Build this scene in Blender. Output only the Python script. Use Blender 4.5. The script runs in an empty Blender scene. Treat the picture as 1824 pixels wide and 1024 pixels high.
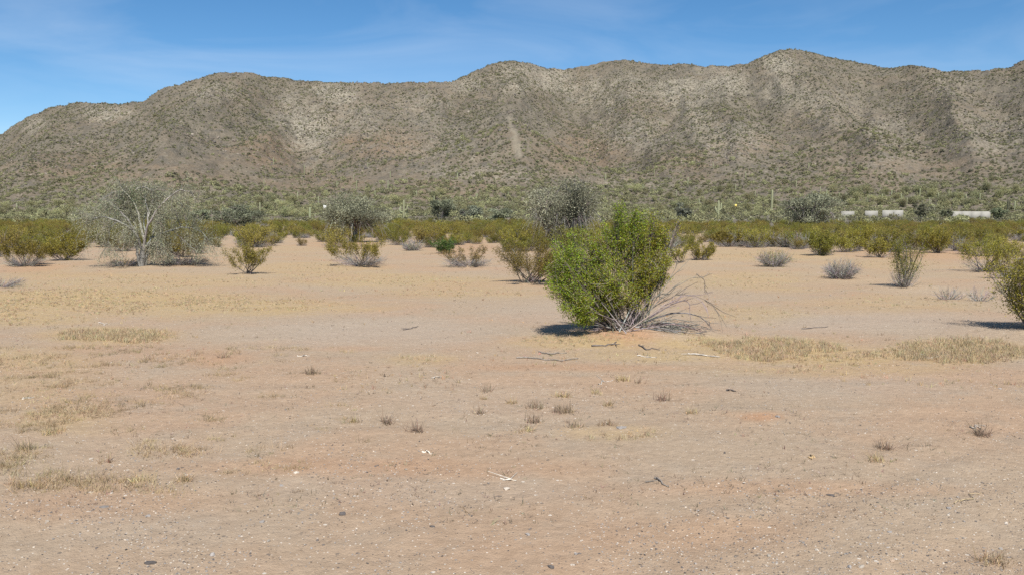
import bpy, math
import numpy as np
from mathutils import Vector

# ------------------------------------------------------------------ camera, sky, sun, exposure
scene = bpy.context.scene
COL = scene.collection
EYE, F, CX, CY, HY = 1.6, 1500.0, 912.0, 512.0, 390.0
PITCH = math.atan((CY - HY) / F)
cam_d = bpy.data.cameras.new("camera")
cam_d.sensor_width = 36.0
cam_d.lens = 36.0 * F / 1824.0
cam_d.clip_start = 0.1
cam_d.clip_end = 12000
cam = bpy.data.objects.new("camera", cam_d)
cam.location = (0, 0, EYE)
cam.rotation_euler = (math.pi / 2 - PITCH, 0, 0)
COL.objects.link(cam)
scene.camera = cam

SUN_EL = math.radians(48)
SUN_AZ = math.radians(172)            # clockwise from +Y: behind the camera, to the right
to_sun = Vector((math.sin(SUN_AZ) * math.cos(SUN_EL), math.cos(SUN_AZ) * math.cos(SUN_EL), math.sin(SUN_EL)))
world = bpy.data.worlds.new("World")
scene.world = world
world.use_nodes = True
wn, wl = world.node_tree.nodes, world.node_tree.links
wn.clear()
w_out = wn.new("ShaderNodeOutputWorld")
w_bg = wn.new("ShaderNodeBackground")
w_bg.inputs["Strength"].default_value = 0.081
sky = wn.new("ShaderNodeTexSky")
sky.sky_type = 'NISHITA'
sky.sun_disc = False
sky.sun_elevation = SUN_EL
sky.sun_rotation = SUN_AZ
sky.altitude = 400
sky.air_density = 0.8
sky.dust_density = 0.0
sky.ozone_density = 3.0
w_tc = wn.new("ShaderNodeTexCoord")
w_map = wn.new("ShaderNodeMapping")
w_map.inputs["Scale"].default_value = (1.6, 1.6, 9.0)
w_map.inputs["Rotation"].default_value = (0.0, 0.06, 0.4)
w_n1 = wn.new("ShaderNodeTexNoise")
w_n1.inputs["Scale"].default_value = 1.6
w_n1.inputs["Detail"].default_value = 7
w_n1.inputs["Roughness"].default_value = 0.55
w_n1.inputs["Distortion"].default_value = 0.9
w_rmp = wn.new("ShaderNodeMapRange")
w_rmp.inputs["From Min"].default_value = 0.40
w_rmp.inputs["From Max"].default_value = 0.80
w_rmp.inputs["To Min"].default_value = 0.0
w_rmp.inputs["To Max"].default_value = 0.19
w_mix = wn.new("ShaderNodeMix")
w_mix.data_type = 'RGBA'
w_mix.inputs[7].default_value = (8.2, 8.6, 9.2, 1)
wl.new(w_tc.outputs["Generated"], w_map.inputs["Vector"])
wl.new(w_map.outputs[0], w_n1.inputs["Vector"])
wl.new(w_n1.outputs["Fac"], w_rmp.inputs["Value"])
wl.new(w_rmp.outputs[0], w_mix.inputs[0])
w_hsv = wn.new("ShaderNodeHueSaturation")
w_hsv.inputs["Saturation"].default_value = 1.22
w_hsv.inputs["Hue"].default_value = 0.496
wl.new(sky.outputs[0], w_hsv.inputs["Color"])
wl.new(w_hsv.outputs[0], w_mix.inputs[6])
wl.new(w_mix.outputs[2], w_bg.inputs["Color"])
wl.new(w_bg.outputs[0], w_out.inputs["Surface"])

sun_d = bpy.data.lights.new("sun", 'SUN')
sun_d.energy = 4.6
sun_d.angle = math.radians(0.53)
sun_d.color = (1.0, 0.955, 0.88)
sun = bpy.data.objects.new("sun", sun_d)
sun.rotation_euler = to_sun.to_track_quat('Z', 'Y').to_euler()
sun.location = (20, -40, 60)
COL.objects.link(sun)

scene.view_settings.view_transform = 'Standard'
scene.view_settings.look = 'None'
scene.view_settings.gamma = 1.0
scene.view_settings.exposure = 0.55
scene.view_settings.use_curve_mapping = False
scene.render.engine = 'CYCLES'
scene.cycles.max_bounces = 5
scene.cycles.diffuse_bounces = 3
scene.cycles.use_denoising = False
scene.cycles.use_adaptive_sampling = False

# ------------------------------------------------------------------ noise and terrain
def hsh(ix, iy, seed):
    h = (ix.astype(np.int64) * 374761393 + iy.astype(np.int64) * 668265263 + seed * 2147483647) & 0xFFFFFFFF
    h = ((h ^ (h >> 13)) * 1274126177) & 0xFFFFFFFF
    h = (h ^ (h >> 16)) & 0xFFFFFFFF
    return h / 4294967295.0

def vnoise(x, y, seed=0):
    x = np.asarray(x, float); y = np.asarray(y, float)
    ix, iy = np.floor(x), np.floor(y)
    fx, fy = x - ix, y - iy
    fx = fx * fx * fx * (fx * (fx * 6 - 15) + 10); fy = fy * fy * fy * (fy * (fy * 6 - 15) + 10)
    a = hsh(ix, iy, seed); b = hsh(ix + 1, iy, seed); c = hsh(ix, iy + 1, seed); d = hsh(ix + 1, iy + 1, seed)
    return (a * (1 - fx) + b * fx) * (1 - fy) + (c * (1 - fx) + d * fx) * fy

def fbm(x, y, octv=4, seed=0, gain=0.5):
    s, a, t = 0.0, 1.0, 0.0
    for k in range(octv):
        s = s + a * (vnoise(x, y, seed + k * 17) * 2 - 1); t += a
        x = x * 2.03 + 5.1; y = y * 2.03 - 3.7; a *= gain
    return s / t

def ridged(x, y, octv=4, seed=0):
    s, a, t = 0.0, 1.0, 0.0
    for k in range(octv):
        s = s + a * (1 - np.abs(vnoise(x, y, seed + k * 13) * 2 - 1)); t += a
        x = x * 2.1 + 1.3; y = y * 2.1 + 7.9; a *= 0.5
    return s / t

def sstep(a, b, x):
    t = np.clip((x - a) / (b - a), 0, 1)
    return t * t * (3 - 2 * t)

SIL_X = [-900, -500, -250, -100, 0, 25, 60, 100, 150, 200, 240, 265, 300, 350, 400, 450, 480, 530, 580, 630, 700, 760, 810, 850, 885,
         910, 940, 970, 1000, 1040, 1080, 1110, 1140, 1190, 1240, 1290, 1320, 1350, 1385, 1420, 1470, 1520, 1570, 1620, 1680, 1740,
         1785, 1810, 1850, 1920, 2050, 2300, 2700]
SIL_Y = [380, 365, 330, 283, 247, 235, 212, 197, 189, 188, 189, 184, 164, 149, 137, 135, 142, 148, 151, 154, 153, 154, 151, 133, 120,
         116, 120, 127, 131, 124, 116, 116, 122, 120, 124, 125, 122, 110, 97, 98, 109, 121, 127, 126, 133, 134,
         128, 114, 98, 90, 120, 240, 360]
# spurs: x at the top, x at the toe, reach along the slope, relief in metres, width in pixels
SPURS = [(900, 935, .97, .40, 17, 58), (410, 290, .97, .38, 17, 75), (130, 40, .97, .36, 13, 70), (625, 700, .95, .45, 8, 42),
         (1095, 1165, .97, .45, 12, 42), (1290, 1305, .95, .42, 13, 44), (1395, 1560, .97, .36, 16, 58), (1660, 1725, .95, .40, 12, 48),
         (1850, 1850, .97, .38, 12, 60), (540, 470, .90, .50, 7, 30), (790, 800, .92, .5, 8, 36), (1210, 1240, .92, .5, 6, 26)]
GULLIES = [(505, 560, .97, .42, 12, 32), (1005, 1085, .97, .45, 12, 34), (845, 745, .97, .5, 9, 36), (1240, 1130, .95, .45, 8, 26),
           (1330, 1420, .9, .45, 11, 36), (1530, 1500, .9, .4, 8, 34), (1760, 1780, .95, .4, 4, 40), (235, 150, .97, .45, 8, 34)]
RUTS = [((1.2, 3.2), (6.0, 6.9), .011), ((-.2, 3.2), (6.4, 8.2), .010), ((-9.0, 6.4), (9.0, 6.9), .006), ((-9.0, 8.0), (9.0, 8.4), .006)]   # ends in metres, depth
MOUNDS = []          # (X, Y, radius, height) filled in below

def px_of(u):
    return CX + F * u

def mountain_z(X, Y):
    u = X / Y
    px = px_of(u)
    yr = np.interp(px, SIL_X, SIL_Y)
    Dr = 800 + 70 * np.sin(u * 7 + 0.6) + 40 * np.sin(u * 19)
    s = (Y - 180) / (Dr - 180)
    sc = np.clip(s, 0, 1)
    y = 392.5 - (392.5 - yr) * sc ** 1.55
    z = EYE + Y * (HY - y) / F
    win = np.clip(sc * 1.6, 0, 1) * np.clip((1 - sc) * 6, 0, 1)
    tw = (fbm(X / 90, Y / 90, 2, 3)) * 16
    for lst, sg in ((SPURS, 1), (GULLIES, -1)):
        for xt, xb, st, sb, amp, w in lst:
            k = np.clip((st - s) / (st - sb), -0.2, 1.6)
            c = xt + (xb - xt) * k + tw
            fade = sstep(sb - 0.16, sb + 0.12, s) * np.clip((1 - s) * 5, 0, 1)
            kw = w * (0.75 + 0.75 * np.clip(k, 0, 1.2)) * 1.15
            z = z + (1.2 if sg > 0 else -0.75) * amp * fade * np.exp(-(np.abs((px - c) / kw) ** 1.1))
    r = ridged(X / 62, Y / 130, 4, 11) - 0.62
    z = z + r * 11 * win
    r2 = ridged(X / 15 + tw * .03, Y / 30, 4, 29) - 0.6
    z = z + r2 * (4.6 * win + 1.2 * sstep(0.1, 0.3, s) * (s < 1.0))
    z = z + fbm(X / 6.0, Y / 7.0, 3, 41) * 1.2 * sstep(0.05, 0.3, s)
    z = z + (2.0 * fbm(X / 13, Y / 45, 3, 45) + 1.2 * (ridged(X / 7, Y / 20, 2, 47) - .6)) * sstep(.6, .95, s) * (s < 1.05)
    # low foothills in front of the range
    for fx, fd, w, back, h in ((925, 455, 160, 30, 15.0), (1500, 470, 95, 28, 9.0), (620, 430, 90, 26, 2.0), (330, 420, 120, 30, 3.0)):
        a = np.exp(-np.abs((px - fx) / w) ** 1.7)
        dd = np.where(Y < fd, (fd - Y) / 120.0, (Y - fd) / back)
        z = z + h * a * np.exp(-dd ** 2)
    # behind the crest
    z = np.where(s > 1, z - (Y - Dr) * 0.42 * sstep(1.0, 1.12, s), z)
    z = 1.2 + (z - 1.2) * (1 - sstep(0.76, 0.94, np.abs(u)))
    return z

def flat_z(X, Y):
    z = 0.05 * fbm(X / 7.0, Y / 7.0, 3, 5) + 0.018 * fbm(X / 1.3, Y / 1.3, 3, 9) + 0.007 * fbm(X / .28, Y / .28, 2, 19)
    z = z + 0.16 * fbm(X / 30, Y / 30, 2, 15) * sstep(22, 70, Y)
    for mx, my, mr, mh in MOUNDS:
        q = ((X - mx) ** 2 + (Y - my) ** 2) / mr ** 2
        z = z + mh * np.exp(-q * 1.6) * (q < 6)
    # shallow worn wheel ruts
    for (ax, ay), (bx, by), dep in RUTS:
        dx, dy = bx - ax, by - ay; ln = math.hypot(dx, dy)
        d = np.abs((X - ax) * dy - (Y - ay) * dx) / ln + .10 * fbm(X / 2.5, Y / 2.5, 2, 23)
        z = z - dep * np.exp(-(d / .11) ** 2) + dep * .5 * np.exp(-((d - .22) / .08) ** 2)
    return z + 1.0 * sstep(85, 180, Y)

SEAM = 128.0
def terrain(X, Y):
    X = np.asarray(X, float); Y = np.asarray(Y, float)
    zf = flat_z(X, Y)
    m = mountain_z(X, np.maximum(Y, 100.0))
    k = sstep(120, 240, Y)
    return np.where(Y < 120, zf, zf * (1 - k) + m * k)

def ray(px, py):
    a = (px - CX) / F; b = (CY - py) / F
    c, s = math.cos(PITCH), math.sin(PITCH)
    return a, c + b * s, b * c - s          # x, y, z of the sight line

def hit(px, py, lo=2.0, hi=1200.0):
    """ground or slope point that the photograph shows at this pixel"""
    a, b, c = ray(px, py)
    D = np.geomspace(lo, hi, 5000)
    X = D * a / b; Z = EYE + D * c / b
    t = terrain(X, D)
    k = np.where(Z <= t)[0]
    d = D[k[0]] if len(k) else 900.0
    return float(d * a / b), float(d)

def at_depth(px, Y):
    a, b, c = ray(px, 400)
    return float(Y * a / b), float(Y)

def z_at(py, Y):
    a, b, c = ray(CX, py)
    return EYE + Y * c / b

def gz(X, Y):
    return float(terrain(np.array([X]), np.array([Y]))[0])

# mounds of blown sand under the shrubs (found on the flat ground first)
_m = []
for px, py, r, h in ((1118, 592, 1.15, .15), (1205, 596, 0.9, .06), (255, 475, 1.4, .10), (335, 470, 1.2, .16), (645, 474, 1.3, .10),
                     (945, 504, 1.1, .08), (835, 476, 1.2, .10), (1498, 497, .9, .06), (1612, 513, 1.2, .10), (1750, 486, 1.5, .10),
                     (1850, 588, 1.0, .08), (1465, 456, 1.4, .10), (60, 474, 1.6, .10), (445, 489, .8, .05), (1245, 466, 1.2, .1),
                     (1348, 740, .42, .025)):
    x, y = hit(px, py)
    _m.append((x, y, r, h))
MOUNDS.extend(_m)

# ------------------------------------------------------------------ mesh helpers
def mk_mesh(name, V, Fc, col=None, smooth=False):
    V = np.ascontiguousarray(V, np.float32); Fc = np.ascontiguousarray(Fc, np.int32)
    n, k = Fc.shape
    me = bpy.data.meshes.new(name)
    me.vertices.add(len(V)); me.vertices.foreach_set("co", V.ravel())
    me.loops.add(n * k); me.loops.foreach_set("vertex_index", Fc.ravel())
    me.polygons.add(n)
    me.polygons.foreach_set("loop_start", np.arange(0, n * k, k, dtype=np.int32))
    me.polygons.foreach_set("loop_total", np.full(n, k, np.int32))
    if smooth:
        me.polygons.foreach_set("use_smooth", np.ones(n, bool))
    if col is not None:
        at = me.color_attributes.new("tint", 'FLOAT_COLOR', 'POINT')
        c4 = np.ones((len(V), 4), np.float32); c4[:, :3] = col
        at.data.foreach_set("color", c4.ravel())
    me.update(calc_edges=True)
    return me

class MB:
    """collects quads with a colour per vertex"""
    def __init__(s): s.V, s.F, s.C, s.n = [], [], [], 0
    def add(s, V, Fc, C):
        V = np.asarray(V, float); Fc = np.asarray(Fc, int)
        s.V.append(V); s.F.append(Fc + s.n); s.n += len(V)
        C = np.asarray(C, float)
        s.C.append(np.broadcast_to(C, (len(V), 3)) if C.ndim == 1 else C)
    def tube(s, P, R, sides=5, col=(.3, .27, .24)):
        P = np.asarray(P, float); K = len(P)
        R = np.broadcast_to(np.asarray(R, float), (K,))
        T = np.gradient(P, axis=0); T /= np.linalg.norm(T, axis=1)[:, None] + 1e-9
        ref = np.array([0.31, 0.87, 0.38]) if abs(T[:, 2]).mean() > .6 else np.array([0.1, 0.2, 0.97])
        A = np.cross(T, ref); A /= np.linalg.norm(A, axis=1)[:, None] + 1e-9
        B = np.cross(T, A)
        th = np.arange(sides) * 2 * math.pi / sides
        V = (P[:, None] + R[:, None, None] * (np.cos(th)[None, :, None] * A[:, None] + np.sin(th)[None, :, None] * B[:, None])).reshape(-1, 3)
        i = np.arange(K - 1)[:, None] * sides; j = np.arange(sides)[None]; j2 = (j + 1) % sides
        Q = np.stack([i + j, i + j2, i + sides + j2, i + sides + j], -1).reshape(-1, 4)
        s.add(V, Q, col)
    def leaves(s, P, size, rng, asp=0.5, col=(.1, .1, .03), flat=0.0):
        P = np.asarray(P, float); N = len(P)
        if N == 0: return
        a = rng.normal(size=(N, 3)); a /= np.linalg.norm(a, axis=1)[:, None]
        b = rng.normal(size=(N, 3)); b -= (a * b).sum(1)[:, None] * a; b /= np.linalg.norm(b, axis=1)[:, None]
        sz = np.broadcast_to(np.asarray(size, float), (N,))[:, None]
        V = np.stack([P - a * sz, P + b * sz * asp, P + a * sz, P - b * sz * asp], 1).reshape(-1, 3)
        C = np.asarray(col, float)
        C = np.repeat(C, 4, 0) if C.ndim == 2 else C
        s.add(V, np.arange(4 * N).reshape(N, 4), C)
    def mesh(s, name, smooth=False):
        return mk_mesh(name, np.concatenate(s.V), np.concatenate(s.F), np.concatenate(s.C), smooth)

def tag(o, label=None, cat=None, group=None, kind=None):
    if label: o["label"] = label
    if cat: o["category"] = cat
    if group: o["group"] = group
    if kind: o["kind"] = kind
    return o

def obj(name, me, mat, parent=None, loc=None):
    o = bpy.data.objects.new(name, me)
    COL.objects.link(o)
    if mat is not None and me is not None and not me.materials:
        me.materials.append(mat)
    if parent is not None: o.parent = parent
    if loc is not None: o.location = loc
    return o

def empty(name, loc, label, cat, group=None, rz=0.0, sc=1.0):
    o = bpy.data.objects.new(name, None)
    o.empty_display_size = 0.2
    COL.objects.link(o)
    o.location = loc; o.rotation_euler = (0, 0, rz)
    o.scale = (sc, sc, sc) if not hasattr(sc, '__len__') else sc
    return tag(o, label, cat, group)

# ------------------------------------------------------------------ materials
def new_mat(name):
    m = bpy.data.materials.new(name); m.use_nodes = True
    nt = m.node_tree; nt.nodes.clear()
    out = nt.nodes.new("ShaderNodeOutputMaterial")
    return m, nt.nodes, nt.links, out

def leaf_mat(name, trans=0.3, rough=0.6, vary=0.35):
    m, N, L, out = new_mat(name)
    at = N.new("ShaderNodeAttribute"); at.attribute_name = "tint"
    oi = N.new("ShaderNodeObjectInfo")
    hsv = N.new("ShaderNodeHueSaturation")
    mr = N.new("ShaderNodeMapRange"); mr.inputs["To Min"].default_value = 1 - vary; mr.inputs["To Max"].default_value = 1 + vary
    mh = N.new("ShaderNodeMapRange"); mh.inputs["To Min"].default_value = 0.485; mh.inputs["To Max"].default_value = 0.515
    L.new(oi.outputs["Random"], mr.inputs["Value"]); L.new(oi.outputs["Random"], mh.inputs["Value"])
    L.new(mr.outputs[0], hsv.inputs["Value"]); L.new(mh.outputs[0], hsv.inputs["Hue"])
    L.new(at.outputs["Color"], hsv.inputs["Color"])
    p = N.new("ShaderNodeBsdfPrincipled"); p.inputs["Roughness"].default_value = rough
    p.inputs["Specular IOR Level"].default_value = 0.22
    L.new(hsv.outputs[0], p.inputs["Base Color"])
    if trans > 0:
        t = N.new("ShaderNodeBsdfTranslucent"); L.new(hsv.outputs[0], t.inputs["Color"])
        mx = N.new("ShaderNodeMixShader"); mx.inputs[0].default_value = trans
        L.new(p.outputs[0], mx.inputs[1]); L.new(t.outputs[0], mx.inputs[2]); L.new(mx.outputs[0], out.inputs["Surface"])
    else:
        L.new(p.outputs[0], out.inputs["Surface"])
    return m

def bark_mat(name, scale=30):
    m, N, L, out = new_mat(name)
    at = N.new("ShaderNodeAttribute"); at.attribute_name = "tint"
    tc = N.new("ShaderNodeTexCoord"); no = N.new("ShaderNodeTexNoise"); no.inputs["Scale"].default_value = scale; no.inputs["Detail"].default_value = 4
    L.new(tc.outputs["Object"], no.inputs["Vector"])
    mr = N.new("ShaderNodeMapRange"); mr.inputs["From Min"].default_value = .3; mr.inputs["From Max"].default_value = .7
    mr.inputs["To Min"].default_value = .6; mr.inputs["To Max"].default_value = 1.3
    L.new(no.outputs["Fac"], mr.inputs["Value"])
    mu = N.new("ShaderNodeMix"); mu.data_type = 'RGBA'; mu.blend_type = 'MULTIPLY'; mu.inputs[0].default_value = 1
    L.new(at.outputs["Color"], mu.inputs[6]); L.new(mr.outputs[0], mu.inputs[7])
    p = N.new("ShaderNodeBsdfPrincipled"); p.inputs["Roughness"].default_value = .85; p.inputs["Specular IOR Level"].default_value = .2
    L.new(mu.outputs[2], p.inputs["Base Color"])
    bp = N.new("ShaderNodeBump"); bp.inputs["Strength"].default_value = .5; bp.inputs["Distance"].default_value = .01
    L.new(no.outputs["Fac"], bp.inputs["Height"]); L.new(bp.outputs[0], p.inputs["Normal"])
    L.new(p.outputs[0], out.inputs["Surface"])
    return m

def stone_mat(name, c0, c1, scale=25, vary=0.3):
    m, N, L, out = new_mat(name)
    tc = N.new("ShaderNodeTexCoord"); no = N.new("ShaderNodeTexNoise"); no.inputs["Scale"].default_value = scale; no.inputs["Detail"].default_value = 5
    L.new(tc.outputs["Object"], no.inputs["Vector"])
    oi = N.new("ShaderNodeObjectInfo")
    mx = N.new("ShaderNodeMix"); mx.data_type = 'RGBA'; mx.inputs[6].default_value = (*c0, 1); mx.inputs[7].default_value = (*c1, 1)
    L.new(no.outputs["Fac"], mx.inputs[0])
    hsv = N.new("ShaderNodeHueSaturation"); mr = N.new("ShaderNodeMapRange")
    mr.inputs["To Min"].default_value = 1 - vary; mr.inputs["To Max"].default_value = 1 + vary
    L.new(oi.outputs["Random"], mr.inputs["Value"]); L.new(mr.outputs[0], hsv.inputs["Value"]); L.new(mx.outputs[2], hsv.inputs["Color"])
    p = N.new("ShaderNodeBsdfPrincipled"); p.inputs["Roughness"].default_value = .8; p.inputs["Specular IOR Level"].default_value = .3
    L.new(hsv.outputs[0], p.inputs["Base Color"])
    bp = N.new("ShaderNodeBump"); bp.inputs["Strength"].default_value = .4; bp.inputs["Distance"].default_value = .02
    L.new(no.outputs["Fac"], bp.inputs["Height"]); L.new(bp.outputs[0], p.inputs["Normal"])
    L.new(p.outputs[0], out.inputs["Surface"])
    return m

class NT:
    """tiny node graph helper for the two terrain materials"""
    def __init__(s, N, L, vec): s.N, s.L, s.vec = N, L, vec
    def noise(s, scale, detail=4, rough=.55, sx=1, sy=1, sz=1, dist=0, off=0):
        v = s.vec
        if (sx, sy, sz) != (1, 1, 1) or off:
            mp = s.N.new("ShaderNodeMapping"); mp.inputs["Scale"].default_value = (sx, sy, sz); mp.inputs["Location"].default_value = (off, off * .7, 0)
            s.L.new(v, mp.inputs["Vector"]); v = mp.outputs[0]
        n = s.N.new("ShaderNodeTexNoise"); n.inputs["Scale"].default_value = scale; n.inputs["Detail"].default_value = detail
        n.inputs["Roughness"].default_value = rough; n.inputs["Distortion"].default_value = dist
        s.L.new(v, n.inputs["Vector"]); return n.outputs["Fac"]
    def rng(s, v, a, b, c=0., d=1.):
        n = s.N.new("ShaderNodeMapRange"); n.interpolation_type = 'SMOOTHSTEP'
        for k, q in zip(("From Min", "From Max", "To Min", "To Max"), (a, b, c, d)): n.inputs[k].default_value = q
        s.L.new(v, n.inputs["Value"]); return n.outputs[0]
    def mix(s, fac, a, b, mode='MIX'):
        n = s.N.new("ShaderNodeMix"); n.data_type = 'RGBA'; n.blend_type = mode
        for i, v in ((0, fac), (6, a), (7, b)):
            if isinstance(v, (int, float)): n.inputs[i].default_value = v
            elif isinstance(v, tuple): n.inputs[i].default_value = (*v, 1)
            else: s.L.new(v, n.inputs[i])
        return n.outputs[2]
    def math(s, op, a, b):
        n = s.N.new("ShaderNodeMath"); n.operation = op
        for i, v in ((0, a), (1, b)):
            if isinstance(v, (int, float)): n.inputs[i].default_value = v
            else: s.L.new(v, n.inputs[i])
        return n.outputs[0]

def ground_mat():
    m, N, L, out = new_mat("desert_sand")
    tc = N.new("ShaderNodeTexCoord"); g = NT(N, L, tc.outputs["Object"])
    at = N.new("ShaderNodeAttribute"); at.attribute_name = "tint"
    sep = N.new("ShaderNodeSeparateColor"); L.new(at.outputs["Color"], sep.inputs[0])
    straw, red, grey = sep.outputs[0], sep.outputs[1], sep.outputs[2]
    big = g.noise(0.35, 4, .6, dist=.4)
    mid = g.noise(1.7, 5, .6, off=3)
    fine = g.noise(14, 5, .7)
    grit = g.noise(95, 3, .7, off=9)
    c = g.mix(g.rng(big, .40, .62), (.394, .302, .213), (.410, .288, .194))
    c = g.mix(g.math('MULTIPLY', g.rng(mid, .50, .68), .55), c, (.380, .304, .226))
    c = g.mix(g.math('MULTIPLY', red, .85), c, (.43, .255, .150))
    c = g.mix(g.math('MULTIPLY', grey, .8), c, (.40, .325, .25))
    sn = g.noise(5, 5, .75, off=21)
    c = g.mix(g.math('MULTIPLY', straw, g.rng(sn, .36, .54, .35, 1.0)), c, (.445, .325, .165))
    c = g.mix(g.rng(fine, .30, .70, .0, .40), c, g.mix(1.0, c, (.60, .56, .52), 'MULTIPLY'))
    vo = N.new("ShaderNodeTexVoronoi"); vo.inputs["Scale"].default_value = 42; L.new(tc.outputs["Object"], vo.inputs["Vector"])
    spot = g.math('LESS_THAN', vo.outputs["Distance"], .20)
    sc = N.new("ShaderNodeSeparateColor"); L.new(vo.outputs["Color"], sc.inputs[0])
    c = g.mix(g.math('MULTIPLY', spot, g.rng(sc.outputs[0], .80, .86)), c, (.66, .60, .52))
    c = g.mix(g.math('MULTIPLY', spot, g.rng(sc.outputs[1], .82, .86)), c, (.14, .12, .11))
    vo2 = N.new("ShaderNodeTexVoronoi"); vo2.inputs["Scale"].default_value = 14; L.new(tc.outputs["Object"], vo2.inputs["Vector"])
    sc2 = N.new("ShaderNodeSeparateColor"); L.new(vo2.outputs["Color"], sc2.inputs[0])
    spot2 = g.math('LESS_THAN', vo2.outputs["Distance"], .15)
    c = g.mix(g.math('MULTIPLY', spot2, g.rng(sc2.outputs[1], .88, .9, 0, .8)), c, (.15, .125, .105))
    c = g.mix(g.math('MULTIPLY', spot2, g.rng(sc2.outputs[0], .92, .94, 0, .8)), c, (.62, .56, .48))
    p = N.new("ShaderNodeBsdfPrincipled"); p.inputs["Roughness"].default_value = .95; p.inputs["Specular IOR Level"].default_value = .1
    L.new(c, p.inputs["Base Color"])
    h = g.math('ADD', g.math('MULTIPLY', fine, .6), g.math('MULTIPLY', grit, .35))
    h = g.math('ADD', h, g.math('MULTIPLY', mid, 1.2))
    bp = N.new("ShaderNodeBump"); bp.inputs["Strength"].default_value = .75; bp.inputs["Distance"].default_value = .035
    L.new(h, bp.inputs["Height"]); L.new(bp.outputs[0], p.inputs["Normal"])
    L.new(p.outputs[0], out.inputs["Surface"])
    return m

def mountain_mat():
    m, N, L, out = new_mat("mountain_rock")
    tc = N.new("ShaderNodeTexCoord"); g = NT(N, L, tc.outputs["Object"])
    at = N.new("ShaderNodeAttribute"); at.attribute_name = "tint"
    sep = N.new("ShaderNodeSeparateColor"); L.new(at.outputs["Color"], sep.inputs[0])
    pale, red, scar = sep.outputs[0], sep.outputs[1], sep.outputs[2]
    big = g.noise(0.012, 5, .6, dist=.5)
    mid = g.noise(0.09, 6, .68, off=4)
    fin = g.noise(0.55, 5, .72, off=8)
    spk = g.noise(1.3, 3, .7, off=15)
    c = g.mix(g.rng(big, .40, .60), (.176, .151, .116), (.186, .151, .112))
    c = g.mix(g.rng(mid, .48, .62, 0, .85), c, (.132, .118, .097))
    stk = g.noise(0.05, 5, .65, sx=2.2, sy=.55, dist=.8, off=31)
    c = g.mix(g.rng(stk, .55, .70, 0, .6), c, (.235, .205, .155))
    c = g.mix(g.rng(stk, .46, .32, 0, .5), c, (.098, .088, .072))
    c = g.mix(g.math('MULTIPLY', red, g.rng(mid, .35, .6, .95, .4)), c, (.215, .152, .100))
    rockn = g.rng(fin, .42, .60)
    c = g.mix(g.math('MULTIPLY', pale, rockn), c, (.40, .36, .285))
    c = g.mix(g.rng(fin, .54, .66, 0, .6), c, (.28, .25, .20))
    c = g.mix(g.rng(spk, .47, .60, 0, .60), c, g.mix(1.0, c, (.50, .53, .47), 'MULTIPLY'))
    c = g.mix(g.math('MULTIPLY', scar, g.rng(fin, .35, .6, 1.0, .55)), c, (.27, .235, .175))
    p = N.new("ShaderNodeBsdfPrincipled"); p.inputs["Roughness"].default_value = .95; p.inputs["Specular IOR Level"].default_value = .1
    L.new(c, p.inputs["Base Color"])
    h = g.math('ADD', fin, g.math('MULTIPLY', mid, 2.0))
    h = g.math('ADD', h, g.math('MULTIPLY', spk, .5))
    bp = N.new("ShaderNodeBump"); bp.inputs["Strength"].default_value = .8; bp.inputs["Distance"].default_value = .9
    L.new(h, bp.inputs["Height"]); L.new(bp.outputs[0], p.inputs["Normal"])
    L.new(p.outputs[0], out.inputs["Surface"])
    return m

M_LEAF = leaf_mat("creosote_leaf", .32, .55, .27)
M_GREY = leaf_mat("ironwood_leaf", .25, .7, .12)
M_SCRUB = leaf_mat("slope_scrub", .15, .85, .35)
M_STRAW = leaf_mat("dry_straw", .25, .8, .2)
M_BARK = bark_mat("dry_bark")
M_CACT = leaf_mat("cactus_skin", 0, .6, .15)
M_GROUND = ground_mat()
M_MOUNT = mountain_mat()
M_ST = [stone_mat("stone_white", (.54, .48, .40), (.40, .34, .28), 40), stone_mat("stone_grey", (.22, .20, .19), (.34, .31, .28), 40),
        stone_mat("stone_dark", (.085, .075, .07), (.15, .13, .12), 40), stone_mat("stone_tan", (.40, .30, .21), (.30, .22, .16), 40)]

# ------------------------------------------------------------------ ground and mountain
def px_py(X, Y, Z):
    c, s = math.cos(PITCH), math.sin(PITCH)
    dz = Z - EYE
    dep = Y * c - dz * s; up = Y * s + dz * c
    return CX + F * X / dep, CY - F * up / dep

def ell(px, py, cx, cy, rx, ry, soft=.6):
    q = np.sqrt(((px - cx) / rx) ** 2 + ((py - cy) / ry) ** 2)
    return 1 - sstep(1 - soft, 1 + soft, q)

# golden patches of dead annual grass, as places on the photographed ground
STRAW = [(120, 535, 330, 26, .9), (420, 545, 230, 14, .8), (190, 597, 105, 13, 1), (40, 565, 130, 14, .8), (1370, 622, 140, 20, .9), (1710, 626, 120, 20, 1),
         (1040, 610, 110, 12, .8), (1250, 612, 90, 14, .8), (1480, 638, 130, 13, .8), (1590, 630, 110, 14, .75), (1170, 632, 130, 12, .6), (250, 500, 260, 16, .6), (700, 500, 180, 14, .7), (1330, 500, 120, 20, .6), (1350, 560, 110, 14, .5),
         (1500, 655, 220, 14, .45), (60, 690, 110, 50, .30), (110, 745, 90, 24, .38), (30, 640, 110, 20, .5), (750, 640, 70, 10, .5), (560, 480, 120, 14, .6),
         (820, 520, 170, 12, .5), (1560, 470, 120, 12, .5), (1600, 540, 160, 20, .45), (1340, 455, 160, 12, .6), (500, 445, 110, 8, .4), (1090, 770, 90, 14, .4)]
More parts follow.
